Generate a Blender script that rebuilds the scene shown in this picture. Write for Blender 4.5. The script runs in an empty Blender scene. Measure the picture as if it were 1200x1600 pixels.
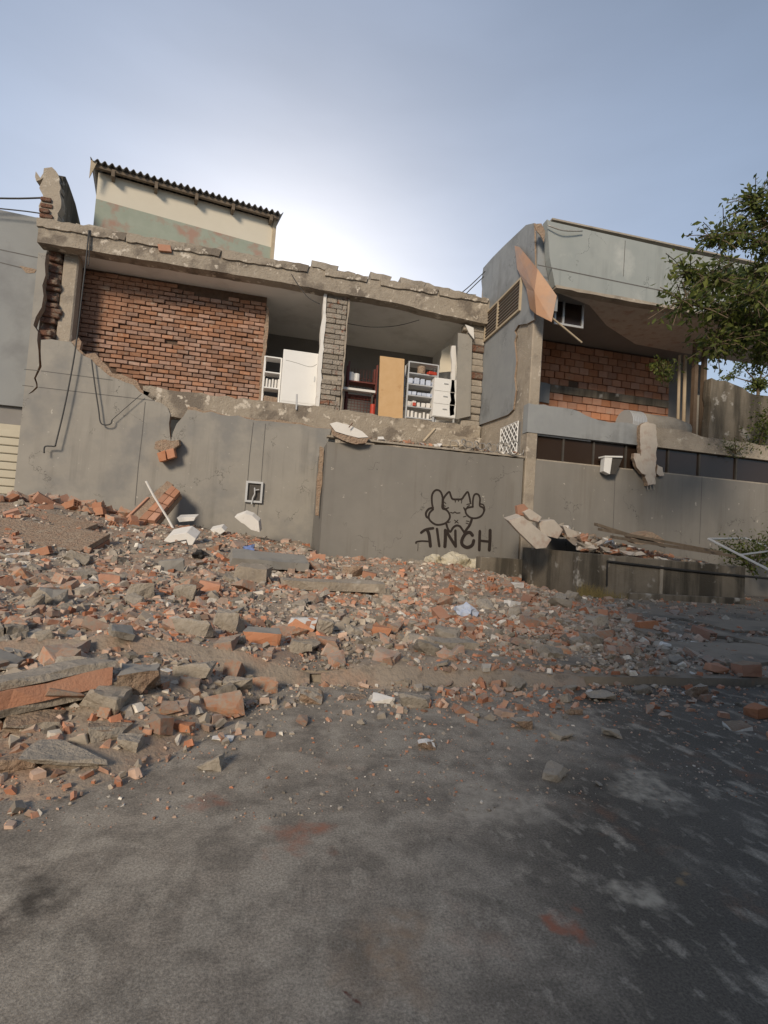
import bpy, bmesh, math, random
import numpy as np
from mathutils import Vector, Matrix, Euler
from mathutils import noise as mnoise

# ------------------------------------------------------------------ camera
SC = bpy.context.scene
COL = SC.collection
R_ = math.radians
YAW, PITCH, ROLL = R_(11.9), R_(2.72), R_(3.9)
CAM = Vector((0, 0, 1.2))
FW = Vector((math.sin(YAW) * math.cos(PITCH), math.cos(YAW) * math.cos(PITCH), math.sin(PITCH)))
R0 = Vector((math.cos(YAW), -math.sin(YAW), 0))
U0 = R0.cross(FW)
RT = math.cos(ROLL) * R0 + math.sin(ROLL) * U0
UP = -math.sin(ROLL) * R0 + math.cos(ROLL) * U0
cd = bpy.data.cameras.new('camera')
cam = bpy.data.objects.new('camera', cd)
COL.objects.link(cam)
cam.matrix_world = Matrix(((RT.x, UP.x, -FW.x, CAM.x), (RT.y, UP.y, -FW.y, CAM.y), (RT.z, UP.z, -FW.z, CAM.z), (0, 0, 0, 1)))
cd.sensor_fit = 'VERTICAL'; cd.sensor_height = 36; cd.sensor_width = 27; cd.lens = 18
cd.clip_start = 0.05; cd.clip_end = 3000
SC.camera = cam

# ------------------------------------------------------------------ sky, sun, exposure
W = bpy.data.worlds.new('World'); SC.world = W; W.use_nodes = True
nt = W.node_tree; nt.nodes.clear()
sky = nt.nodes.new('ShaderNodeTexSky'); sky.sky_type = 'NISHITA'; sky.sun_disc = False
sky.sun_elevation = R_(21); sky.sun_rotation = R_(0)
sky.air_density = 1.0; sky.dust_density = 1.6; sky.ozone_density = 3.0; sky.altitude = 900
gam = nt.nodes.new('ShaderNodeGamma'); gam.inputs[1].default_value = 0.74
hsv = nt.nodes.new('ShaderNodeHueSaturation'); hsv.inputs['Saturation'].default_value = 0.78
bg = nt.nodes.new('ShaderNodeBackground'); bg.inputs[1].default_value = 0.136
wo = nt.nodes.new('ShaderNodeOutputWorld')
nt.links.new(sky.outputs[0], gam.inputs[0]); nt.links.new(gam.outputs[0], hsv.inputs['Color']); tcw = nt.nodes.new('ShaderNodeTexCoord'); mpw = nt.nodes.new('ShaderNodeMapping'); mpw.inputs['Scale'].default_value = (1.2, 1.2, 4.5); mpw.inputs['Rotation'].default_value = (0, .35, 0)
hz = nt.nodes.new('ShaderNodeTexNoise'); hz.inputs['Scale'].default_value = 1.6; hz.inputs['Detail'].default_value = 5      # thin uneven haze all over the sky
mrw = nt.nodes.new('ShaderNodeMapRange'); mrw.inputs[1].default_value = .3; mrw.inputs[2].default_value = .7; mrw.inputs[3].default_value = .93; mrw.inputs[4].default_value = 1.08
nt.links.new(tcw.outputs['Generated'], mpw.inputs[0]); nt.links.new(mpw.outputs[0], hz.inputs['Vector']); nt.links.new(hz.outputs[0], mrw.inputs[0]); nt.links.new(mrw.outputs[0], hsv.inputs['Value'])
nt.links.new(hsv.outputs[0], bg.inputs[0]); nt.links.new(bg.outputs[0], wo.inputs[0])
sl = bpy.data.lights.new('reflected_sun', 'SUN'); sl.energy = 2.0; sl.angle = R_(14); sl.color = (1.0, 0.84, 0.64)
so = bpy.data.objects.new('reflected_sun', sl); COL.objects.link(so); so.location = (-10, -10, 25)
so.rotation_euler = Vector((0.46, 0.76, -0.40)).to_track_quat('-Z', 'Y').to_euler()  # reflected-light fill added from front left; sky glow stays behind the building
SC.view_settings.view_transform = 'Standard'; SC.view_settings.look = 'None'
SC.view_settings.exposure = 0.62; SC.view_settings.gamma = 1.0; SC.view_settings.use_curve_mapping = False
SC.render.engine = 'CYCLES'
SC.cycles.max_bounces = 8; SC.cycles.diffuse_bounces = 7; SC.cycles.use_denoising = True

# ------------------------------------------------------------------ helpers
RND = random.Random(7)
NP = np.random.default_rng(11)

def ray(x, y): return FW + RT * ((x - 600) / 800) - UP * ((y - 800) / 800)
def P(x, y, Y):
    d = ray(x, y); return CAM + d * ((Y - CAM.y) / d.y)
def G(x, y, z):
    d = ray(x, y); return CAM + d * ((z - CAM.z) / d.z)
def S(x, y, X):
    d = ray(x, y); return CAM + d * ((X - CAM.x) / d.x)
def nz(x, y, z=0.0): return mnoise.noise(Vector((x, y, z)))
def sstep(a, b, x):
    t = max(0.0, min(1.0, (x - a) / (b - a))); return t * t * (3 - 2 * t)

WO = {}
def tag(o, label=None, cat=None, group=None, kind=None):
    if label: o['label'] = label
    if cat: o['category'] = cat; o['kind'] = 'thing'
    if group: o['group'] = group
    if kind: o['kind'] = kind
    return o
def thing(name, label, cat, loc=(0, 0, 0), group=None, rz=0.0):
    o = bpy.data.objects.new(name, None); COL.objects.link(o)
    o.location = loc; o.rotation_euler = (0, 0, rz); o.empty_display_size = 0.2
    WO[o] = Vector(loc)
    return tag(o, label, cat, group)
def link(name, me, parent=None, loc=(0, 0, 0)):
    o = bpy.data.objects.new(name, me); COL.objects.link(o); o.location = loc
    if parent: o.parent = parent
    return o

class MB:
    """collects geometry in world (or local) coordinates"""
    def __init__(s): s.v = []; s.f = []; s.m = []
    def add(s, vs, fs, mi=0):
        b = len(s.v); s.v += [tuple(v) for v in vs]
        for f in fs: s.f.append(tuple(b + i for i in f)); s.m.append(mi)
        return s
    def box(s, x0, x1, y0, y1, z0, z1, mi=0, M=None):
        vs = [Vector(p) for p in ((x0, y0, z0), (x1, y0, z0), (x1, y1, z0), (x0, y1, z0), (x0, y0, z1), (x1, y0, z1), (x1, y1, z1), (x0, y1, z1))]
        if M: vs = [M @ v for v in vs]
        return s.add(vs, [(0, 3, 2, 1), (4, 5, 6, 7), (0, 1, 5, 4), (1, 2, 6, 5), (2, 3, 7, 6), (3, 0, 4, 7)], mi)
    def prism(s, pts, off, mi=0, ms=None):
        """closed polygon pts (3D, coplanar) swept by the vector off"""
        off = Vector(off); n = len(pts); pts = [Vector(p) for p in pts]
        s.add(pts, [tuple(range(n))], mi)
        s.add([p + off for p in pts], [tuple(reversed(range(n)))], mi)
        vs = pts + [p + off for p in pts]
        s.add(vs, [(i, n + i, n + (i + 1) % n, (i + 1) % n) for i in range(n)], mi if ms is None else ms)
        return s
    def tube(s, pts, r, n=6, mi=0, r2=None, caps=True):
        pts = [Vector(p) for p in pts]; b = len(s.v); k = len(pts); prev = None
        for i, p in enumerate(pts):
            t = (pts[min(i + 1, k - 1)] - pts[max(i - 1, 0)]).normalized()
            a = prev if prev is not None else (Vector((0, 0, 1)) if abs(t.z) < .9 else Vector((1, 0, 0)))
            u = (a - t * a.dot(t))
            if u.length < 1e-5: u = t.orthogonal()
            u.normalize(); prev = u; w = t.cross(u)
            rr = r if r2 is None else r + (r2 - r) * i / max(1, k - 1)
            for j in range(n):
                a2 = 2 * math.pi * j / n
                s.v.append(tuple(p + (u * math.cos(a2) + w * math.sin(a2)) * rr))
        for i in range(k - 1):
            for j in range(n):
                s.f.append((b + i * n + j, b + i * n + (j + 1) % n, b + (i + 1) * n + (j + 1) % n, b + (i + 1) * n + j)); s.m.append(mi)
        if caps:
            s.f.append(tuple(b + j for j in reversed(range(n)))); s.m.append(mi)
            s.f.append(tuple(b + (k - 1) * n + j for j in range(n))); s.m.append(mi)
        return s
    def mesh(s, name, mats, org=Vector((0, 0, 0)), smooth=False, bevel=0.0):
        me = bpy.data.meshes.new(name)
        me.from_pydata([tuple(Vector(v) - org) for v in s.v], [], s.f)
        for m in (mats if isinstance(mats, (list, tuple)) else [mats]): me.materials.append(m)
        me.polygons.foreach_set('material_index', s.m)
        bm = bmesh.new(); bm.from_mesh(me)
        bmesh.ops.remove_doubles(bm, verts=bm.verts, dist=1e-5)
        bmesh.ops.recalc_face_normals(bm, faces=bm.faces)
        if bevel > 0:
            bmesh.ops.bevel(bm, geom=[e for e in bm.edges if e.calc_face_angle(0) > .6], offset=bevel, segments=1, affect='EDGES', clamp_overlap=True)
        big = [f for f in bm.faces if len(f.verts) > 4]
        if big: bmesh.ops.triangulate(bm, faces=big)
        bm.to_mesh(me); bm.free()
        if smooth: me.polygons.foreach_set('use_smooth', [True] * len(me.polygons))
        me.update(); return me
    def build(s, name, mats, parent=None, smooth=False, bevel=0.0, local=False):
        if local:
            o = link(name, s.mesh(name, mats, smooth=smooth, bevel=bevel), parent); return o
        a = np.array(s.v); org = Vector(((a[:, 0].min() + a[:, 0].max()) / 2, (a[:, 1].min() + a[:, 1].max()) / 2, a[:, 2].min()))
        o = link(name, s.mesh(name, mats, org, smooth, bevel), parent)
        o.location = org - (WO[parent] if parent else Vector((0, 0, 0)))
        WO[o] = org
        return o

def rough(pts, step=0.25, amp=0.05, closed=False, seed=0, skip=()):
    """break a polyline into short uneven pieces (a torn edge); all points share a plane"""
    r = random.Random(seed); pts = [Vector(p) for p in pts]; out = []
    n = len(pts) if closed else len(pts) - 1
    for i in range(n):
        p, q = pts[i], pts[(i + 1) % len(pts)]
        out.append(p)
        if i in skip: continue
        k = int((q - p).length / step)
        t = (q - p).normalized()
        for j in range(1, k):
            c = p + (q - p) * ((j + r.uniform(-.3, .3)) / k)
            a = amp * r.uniform(-1, 1)
            if abs(t.z) > .7: c = c + Vector((a if abs(t.x) + 1e-9 >= 0 else 0, 0, 0)) if True else c
            else: c = c + Vector((0, 0, a))
            out.append(c)
    if not closed: out.append(pts[-1])
    return out
def catmull(pts, k=5):
    pts = [Vector(p) for p in pts]
    if len(pts) < 3: return pts
    q = [pts[0]] + pts + [pts[-1]]; out = []
    for i in range(1, len(q) - 2):
        for j in range(k):
            t = j / k; a, b, c, d = q[i - 1], q[i], q[i + 1], q[i + 2]
            out.append(.5 * ((2 * b) + (c - a) * t + (2 * a - 5 * b + 4 * c - d) * t * t + (3 * b - a - 3 * c + d) * t ** 3))
    out.append(pts[-1]); return out

# ------------------------------------------------------------------ materials
def mat(name, c1, c2=None, scale=3.0, rgh=0.9, bump=0.3, bscale=60.0, c3=None, s3=0.6, t3=(0.55, 0.7), rand=0.0, metal=0.0, attr=None, streak=False, spec=0.3, run=None, dust=0.0, c4=None, s4=20.0, t4=(.62, .68), bdist=.02):
    m = bpy.data.materials.new(name); m.use_nodes = True; t = m.node_tree; N = t.nodes; L = t.links
    b = N['Principled BSDF']; b.inputs['Roughness'].default_value = rgh; b.inputs['Metallic'].default_value = metal
    b.inputs['Specular IOR Level'].default_value = spec
    tc = N.new('ShaderNodeTexCoord'); src = tc.outputs['Object']
    if rand:
        oi = N.new('ShaderNodeObjectInfo'); va = N.new('ShaderNodeVectorMath'); va.operation = 'ADD'
        sc_ = N.new('ShaderNodeMath'); sc_.operation = 'MULTIPLY'; sc_.inputs[1].default_value = 37.0
        L.new(oi.outputs['Random'], sc_.inputs[0]); L.new(src, va.inputs[0]); L.new(sc_.outputs[0], va.inputs[1]); src = va.outputs[0]
    def noise(sc, det=6, v=None):
        n = N.new('ShaderNodeTexNoise'); n.inputs['Scale'].default_value = sc; n.inputs['Detail'].default_value = det
        n.inputs['Roughness'].default_value = .62
        L.new(v or src, n.inputs['Vector']); return n
    def mix(fac, a, bcol):
        x = N.new('ShaderNodeMix'); x.data_type = 'RGBA'
        L.new(fac, x.inputs[0])
        if isinstance(a, tuple): x.inputs[6].default_value = (*a, 1)
        else: L.new(a, x.inputs[6])
        if isinstance(bcol, tuple): x.inputs[7].default_value = (*bcol, 1)
        else: L.new(bcol, x.inputs[7])
        return x.outputs[2]
    def step(o, lo, hi):
        mr = N.new('ShaderNodeMapRange'); mr.inputs[1].default_value = lo; mr.inputs[2].default_value = hi; L.new(o, mr.inputs[0]); return mr.outputs[0]
    if attr:
        at = N.new('ShaderNodeAttribute'); at.attribute_name = attr
        n1 = noise(scale); hv = N.new('ShaderNodeHueSaturation'); L.new(at.outputs['Color'], hv.inputs['Color'])
        L.new(step(n1.outputs[0], .3, .7), hv.inputs['Value'])
        mr = hv.inputs['Value'].links[0].from_node; mr.inputs[3].default_value = .75; mr.inputs[4].default_value = 1.25
        col = hv.outputs[0]
    else:
        n1 = noise(scale); col = mix(step(n1.outputs[0], .3, .7), c1, c2 or c1)
    if c3:
        v3 = src
        if streak:
            mp = N.new('ShaderNodeMapping'); mp.inputs['Scale'].default_value = (1, 1, .12); L.new(src, mp.inputs[0]); v3 = mp.outputs[0]
        n3 = noise(s3, 5, v3); col = mix(step(n3.outputs[0], *t3), col, c3)
    if c4:
        n4 = noise(s4, 3); col = mix(step(n4.outputs[0], *t4), col, c4)
    if run:                                   # rain runs and hairline cracks
        mp2 = N.new('ShaderNodeMapping'); mp2.inputs['Scale'].default_value = (1, 1, .05); L.new(src, mp2.inputs[0])
        n5 = noise(3.2, 5, mp2.outputs[0]); n6 = noise(.7, 3)
        mm = N.new('ShaderNodeMath'); mm.operation = 'MULTIPLY'; L.new(step(n5.outputs[0], .52, .72), mm.inputs[0]); L.new(step(n6.outputs[0], .4, .62), mm.inputs[1])
        col = mix(mm.outputs[0], col, run)
        vo = N.new('ShaderNodeTexVoronoi'); vo.feature = 'DISTANCE_TO_EDGE'; vo.inputs['Scale'].default_value = .55
        wv = N.new('ShaderNodeVectorMath'); wv.operation = 'ADD'; n7 = noise(2.5, 5); L.new(src, wv.inputs[0]); L.new(n7.outputs[1], wv.inputs[1]); L.new(wv.outputs[0], vo.inputs['Vector'])
        m3 = N.new('ShaderNodeMath'); m3.operation = 'MULTIPLY'; L.new(step(vo.outputs['Distance'], .006, .002), m3.inputs[0]); L.new(step(noise(.9, 2).outputs[0], .52, .58), m3.inputs[1])
        col = mix(m3.outputs[0], col, tuple(q * .45 for q in c1))
    if rand:
        hv = N.new('ShaderNodeHueSaturation'); L.new(col, hv.inputs['Color'])
        mr = N.new('ShaderNodeMapRange'); mr.inputs[3].default_value = 1 - rand; mr.inputs[4].default_value = 1 + rand
        L.new(oi.outputs['Random'], mr.inputs[0]); L.new(mr.outputs[0], hv.inputs['Value'])
        f2 = N.new('ShaderNodeMath'); f2.operation = 'MULTIPLY'; f2.inputs[1].default_value = 7.31; L.new(oi.outputs['Random'], f2.inputs[0])
        f3 = N.new('ShaderNodeMath'); f3.operation = 'FRACT'; L.new(f2.outputs[0], f3.inputs[0])
        m2 = N.new('ShaderNodeMapRange'); m2.inputs[3].default_value = 1 - rand * .9; m2.inputs[4].default_value = 1 + rand * .4
        L.new(f3.outputs[0], m2.inputs[0]); L.new(m2.outputs[0], hv.inputs['Saturation']); col = hv.outputs[0]
    if dust:                                  # masonry dust settled on whatever faces up
        ge = N.new('ShaderNodeNewGeometry'); sx = N.new('ShaderNodeSeparateXYZ'); L.new(ge.outputs['Normal'], sx.inputs[0])
        wp = noise(5.0, 5, ge.outputs['Position']); dm = N.new('ShaderNodeMath'); dm.operation = 'MULTIPLY'
        L.new(step(sx.outputs[2], .25, .9), dm.inputs[0]); q5 = step(wp.outputs[0], .3, .65); q5.node.inputs[4].default_value = dust; L.new(q5, dm.inputs[1])
        col = mix(dm.outputs[0], col, (.42, .365, .30))
    L.new(col, b.inputs['Base Color'])
    if bump:
        nb = noise(bscale, 8); bp = N.new('ShaderNodeBump'); bp.inputs['Strength'].default_value = bump; bp.inputs['Distance'].default_value = bdist
        L.new(nb.outputs[0], bp.inputs['Height']); L.new(bp.outputs[0], b.inputs['Normal'])
    return m

M = {}
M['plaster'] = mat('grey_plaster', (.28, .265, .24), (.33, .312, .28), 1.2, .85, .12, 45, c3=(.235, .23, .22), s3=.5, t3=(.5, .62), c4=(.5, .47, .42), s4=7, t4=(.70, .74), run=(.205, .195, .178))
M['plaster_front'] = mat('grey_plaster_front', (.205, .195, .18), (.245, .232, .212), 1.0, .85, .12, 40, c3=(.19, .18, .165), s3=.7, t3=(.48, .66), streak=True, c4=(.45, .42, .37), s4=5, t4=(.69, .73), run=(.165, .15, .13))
M['plaster_blue'] = mat('blue_grey_plaster', (.25, .265, .28), (.30, .315, .325), 1.4, .8, .15, 40, c3=(.20, .21, .22), s3=.8, t3=(.5, .65), run=(.19, .195, .20))
M['fascia'] = mat('fascia_paint', (.29, .315, .31), (.34, .36, .35), 1.0, .75, .1, 40, c3=(.46, .47, .45), s3=.55, t3=(.60, .75), run=(.22, .235, .23))
M['concrete'] = mat('raw_concrete', (.33, .285, .23), (.42, .365, .30), 2.5, .95, .6, 22, c3=(.20, .175, .15), s3=.9, t3=(.52, .68), c4=(.55, .5, .43), s4=4, t4=(.62, .72), bdist=.05)
M['concrete_dark'] = mat('stained_concrete', (.17, .148, .118), (.235, .205, .165), 2.0, .95, .5, 22, c3=(.07, .062, .05), s3=1.3, t3=(.45, .6), streak=True, c4=(.42, .40, .37), s4=2.3, t4=(.62, .72), bdist=.04)
M['concrete_grey'] = mat('grey_concrete', (.34, .30, .25), (.42, .375, .315), 3, .95, .7, 20, c3=(.24, .21, .175), s3=1.2, t3=(.5, .7), bdist=.05, dust=.5)
M['ceiling'] = mat('ceiling_plaster', (.80, .785, .75), (.85, .835, .80), .8, .9, .1, 30, c3=(.66, .64, .60), s3=.6, t3=(.5, .7))
M['interior'] = mat('interior_paint', (.22, .21, .20), (.26, .25, .24), 1.0, .9, .1, 30)
M['brick'] = mat('clay_brick', (.29, .15, .095), (.38, .225, .155), 6, .95, .5, 50, c3=(.40, .31, .24), s3=4, t3=(.58, .75), rand=.28)
M['mortar'] = mat('mortar', (.16, .11, .08), (.11, .075, .055), 8, .97, .7, 40, bdist=.04)
M['block'] = mat('hollow_clay_block', (.42, .19, .11), (.47, .25, .16), 5, .95, .4, 60, rand=.2, c3=(.35, .28, .22), s3=3, t3=(.6, .8))
M['broken_brick'] = mat('broken_brick_edge', (.27, .13, .085), (.16, .10, .075), 7, .97, 1.0, 18, c3=(.30, .25, .20), s3=4, t3=(.5, .65), bdist=.12)
M['torn'] = mat('torn_masonry', (.42, .34, .26), (.36, .24, .17), 6, .97, .9, 18, bdist=.1)
M['cream'] = mat('cream_paint', (.62, .57, .47), (.66, .61, .51), 1, .85, .08, 30)
M['green'] = mat('green_paint', (.29, .325, .265), (.34, .37, .31), 2, .85, .1, 30, c3=(.36, .235, .185), s3=1.1, t3=(.48, .60))
M['asbestos'] = mat('fibre_cement', (.15, .145, .135), (.21, .20, .185), 4, .95, .3, 40)
M['timber'] = mat('old_timber', (.13, .10, .075), (.20, .16, .12), 6, .9, .3, 40, streak=False)
M['timber_pale'] = mat('pale_timber', (.42, .34, .24), (.50, .42, .31), 5, .85, .3, 40)
M['plywood'] = mat('orange_plywood', (.56, .36, .18), (.62, .42, .23), 3, .7, .1, 40, c3=(.36, .19, .08), s3=2.2, t3=(.6, .72))
M['copper'] = mat('brown_sheet', (.40, .22, .13), (.48, .29, .18), 1.5, .5, .15, 12, c3=(.34, .25, .2), s3=1.2, t3=(.5, .7))
M['white'] = mat('white_enamel', (.74, .74, .73), (.78, .78, .77), 2, .45, .03, 30, c3=(.62, .61, .58), s3=3, t3=(.62, .8))
M['board'] = mat('white_board', (.70, .68, .65), (.76, .74, .71), 3, .85, .15, 40, c3=(.58, .54, .49), s3=5, t3=(.58, .75))
M['steel'] = mat('grey_steel', (.50, .51, .52), (.56, .57, .58), 3, .45, .03, 30, metal=.25)
M['darksteel'] = mat('dark_metal', (.06, .055, .05), (.09, .08, .07), 6, .6, .1, 40)
M['redmetal'] = mat('dark_red_metal', (.13, .035, .028), (.17, .05, .04), 5, .55, .05, 40)
M['red'] = mat('red_plastic', (.45, .05, .03), (.50, .07, .04), 5, .45, 0)
M['blue'] = mat('pale_blue_paper', (.45, .52, .68), (.60, .65, .75), 20, .7, .1, 40)
M['bluebag'] = mat('blue_plastic', (.12, .19, .45), (.25, .32, .55), 10, .4, .3, 20)
M['black'] = mat('black_rubber', (.025, .024, .023), (.04, .038, .036), 8, .6, .1, 40)
M['paint'] = mat('black_spray_paint', (.022, .016, .014), (.035, .026, .022), 20, .8, 0)
M['groove'] = mat('dark_groove', (.11, .105, .10), (.14, .135, .13), 8, .95, 0)
M['beige'] = mat('beige_shutter', (.47, .43, .34), (.52, .48, .385), 2, .7, .05, 30)
M['neigh'] = mat('neighbour_paint', (.25, .26, .265), (.28, .29, .29), .8, .85, .1, 40, c3=(.21, .215, .22), s3=.5, t3=(.5, .65))
M['wire'] = mat('wire', (.05, .05, .052), (.07, .07, .07), 5, .6, 0)
M['galv'] = mat('galvanised_wire', (.45, .44, .42), (.36, .32, .27), 9, .5, 0, metal=.4)
M['foam'] = mat('cream_plaster_lumps', (.60, .55, .43), (.66, .61, .50), 4, .95, .8, 14, c3=(.38, .33, .21), s3=2.2, t3=(.5, .65), bdist=.1)
M['beam'] = mat('weathered_beam', (.31, .265, .215), (.395, .345, .28), 5, .97, .8, 16, c3=(.20, .17, .14), s3=1.3, t3=(.50, .60), c4=(.60, .54, .46), s4=3.4, t4=(.60, .66), bdist=.06)
M['pale'] = mat('pale_render', (.50, .445, .385), (.58, .525, .46), 4, .95, .4, 30, c3=(.44, .33, .27), s3=3, t3=(.52, .66))
M['ventslat'] = mat('brown_slat', (.12, .085, .06), (.17, .125, .09), 5, .8, .2, 40)
M['asphalt'] = None

# glass of the dark window strip
g = bpy.data.materials.new('dark_glass'); g.use_nodes = True
b = g.node_tree.nodes['Principled BSDF']; b.inputs['Base Color'].default_value = (.035, .022, .016, 1); b.inputs['Roughness'].default_value = .16; b.inputs['Specular IOR Level'].default_value = .35
M['glass'] = g

def leafmat(name, c1, c2):
    m = bpy.data.materials.new(name); m.use_nodes = True; t = m.node_tree; N = t.nodes; L = t.links
    b = N['Principled BSDF']; b.inputs['Roughness'].default_value = .5
    at = N.new('ShaderNodeAttribute'); at.attribute_name = 'tint'
    mx = N.new('ShaderNodeMix'); mx.data_type = 'RGBA'; mx.inputs[6].default_value = (*c1, 1); mx.inputs[7].default_value = (*c2, 1)
    L.new(at.outputs['Fac'], mx.inputs[0]); L.new(mx.outputs[2], b.inputs['Base Color'])
    tr = N.new('ShaderNodeBsdfTranslucent'); L.new(mx.outputs[2], tr.inputs[0])
    ms = N.new('ShaderNodeMixShader'); ms.inputs[0].default_value = .5
    L.new(b.outputs[0], ms.inputs[1]); L.new(tr.outputs[0], ms.inputs[2]); L.new(ms.outputs[0], N['Material Output'].inputs[0])
    return m
M['leaf'] = leafmat('leaves', (.035, .06, .02), (.23, .26, .055))
M['bark'] = mat('bark', (.10, .075, .05), (.16, .12, .085), 8, .95, .6, 30)
M['drygrass'] = mat('dry_grass', (.30, .23, .10), (.24, .20, .09), 8, .9, 0)

# ------------------------------------------------------------------ ground
KERB = 4.15
def base(x, y):                       # bare ground before the rubble fell on it
    if y < KERB: return 0.0
    return .10 + .004 * (y - KERB)
XJ0, XJ1, YF, YB = 1.2, 6.9, 13.6, 17.0
def heap(x, y):
    """height of the rubble bed above the bare ground"""
    h = 0.0
    # heap against the long left wall
    side = 1 - sstep(.6, 1.6, x)
    top = .80 + .42 * sstep(-3.4, -5.6, x) - .22 * sstep(-3.0, .8, x)
    h += side * top * (sstep(7.5, 16.4, y) * .86 + .14 * sstep(4.6, 8, y))
    # in front of the projecting wall
    h += .37 * sstep(.2, 1.6, x) * (1 - sstep(5.0, 6.4, x)) * sstep(7.5, 13.3, y) + .05 * sstep(5, 8, y) * sstep(.6, 1.6, x) * (1 - sstep(5.5, 7, x))
    # tongue that ran out over the road on the left
    e = 2.1 + .3 * nz(x * 1.3, 3.1) + 2.1 * sstep(-1.0, .7, x) + .35 * sstep(.6, 2.2, x)
    h += .21 * (1 - sstep(-1.6, 1.2, x)) * sstep(e, e + 1.2, y) * (1 - .4 * sstep(5, 9, y))
    h += .06 * sstep(3.7 + .3 * nz(x * 1.1, 4), 4.4, y) * (1 - sstep(5.5, 9, y)) * sstep(-.5, .5, x) * (1 - sstep(1.6, 3.0, x)) * (.5 + nz(x * 1.4, y * 1.4, 8))
    return max(0, h)
def bumpy(x, y): return .075 * nz(x * .9, y * .9, 2) + .045 * nz(x * 2.3, y * 2.3, 5) + .022 * nz(x * 6, y * 6, 9)
def ground(x, y):
    h = heap(x, y)
    return base(x, y) + (h + bumpy(x, y) * min(1, h / .16) if h > .004 else 0)
def density(x, y):
    """0..1: how thickly fragments lie"""
    e = 2.15 + .4 * nz(x * 1.1, 7.7) + 1.15 * sstep(-.9, .5, x) + .3 * sstep(.5, 2.2, x)
    d = max(sstep(e - .3, e + 1.7, y) * (.62 + .9 * abs(nz(x * .9, y * .9, 4))), .30 * sstep(2.9, 4.2, y) * sstep(-.2, .8, x))
    if x > 3.0: d *= 1 - .8 * sstep(3.8 + .3 * (y - 4), 6.2 + .25 * (y - 4), x) * sstep(4.2, 5.4, y)
    d *= 1 - .72 * sstep(.62 * y + .9, .98 * y + .8, x)
    return d

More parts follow.
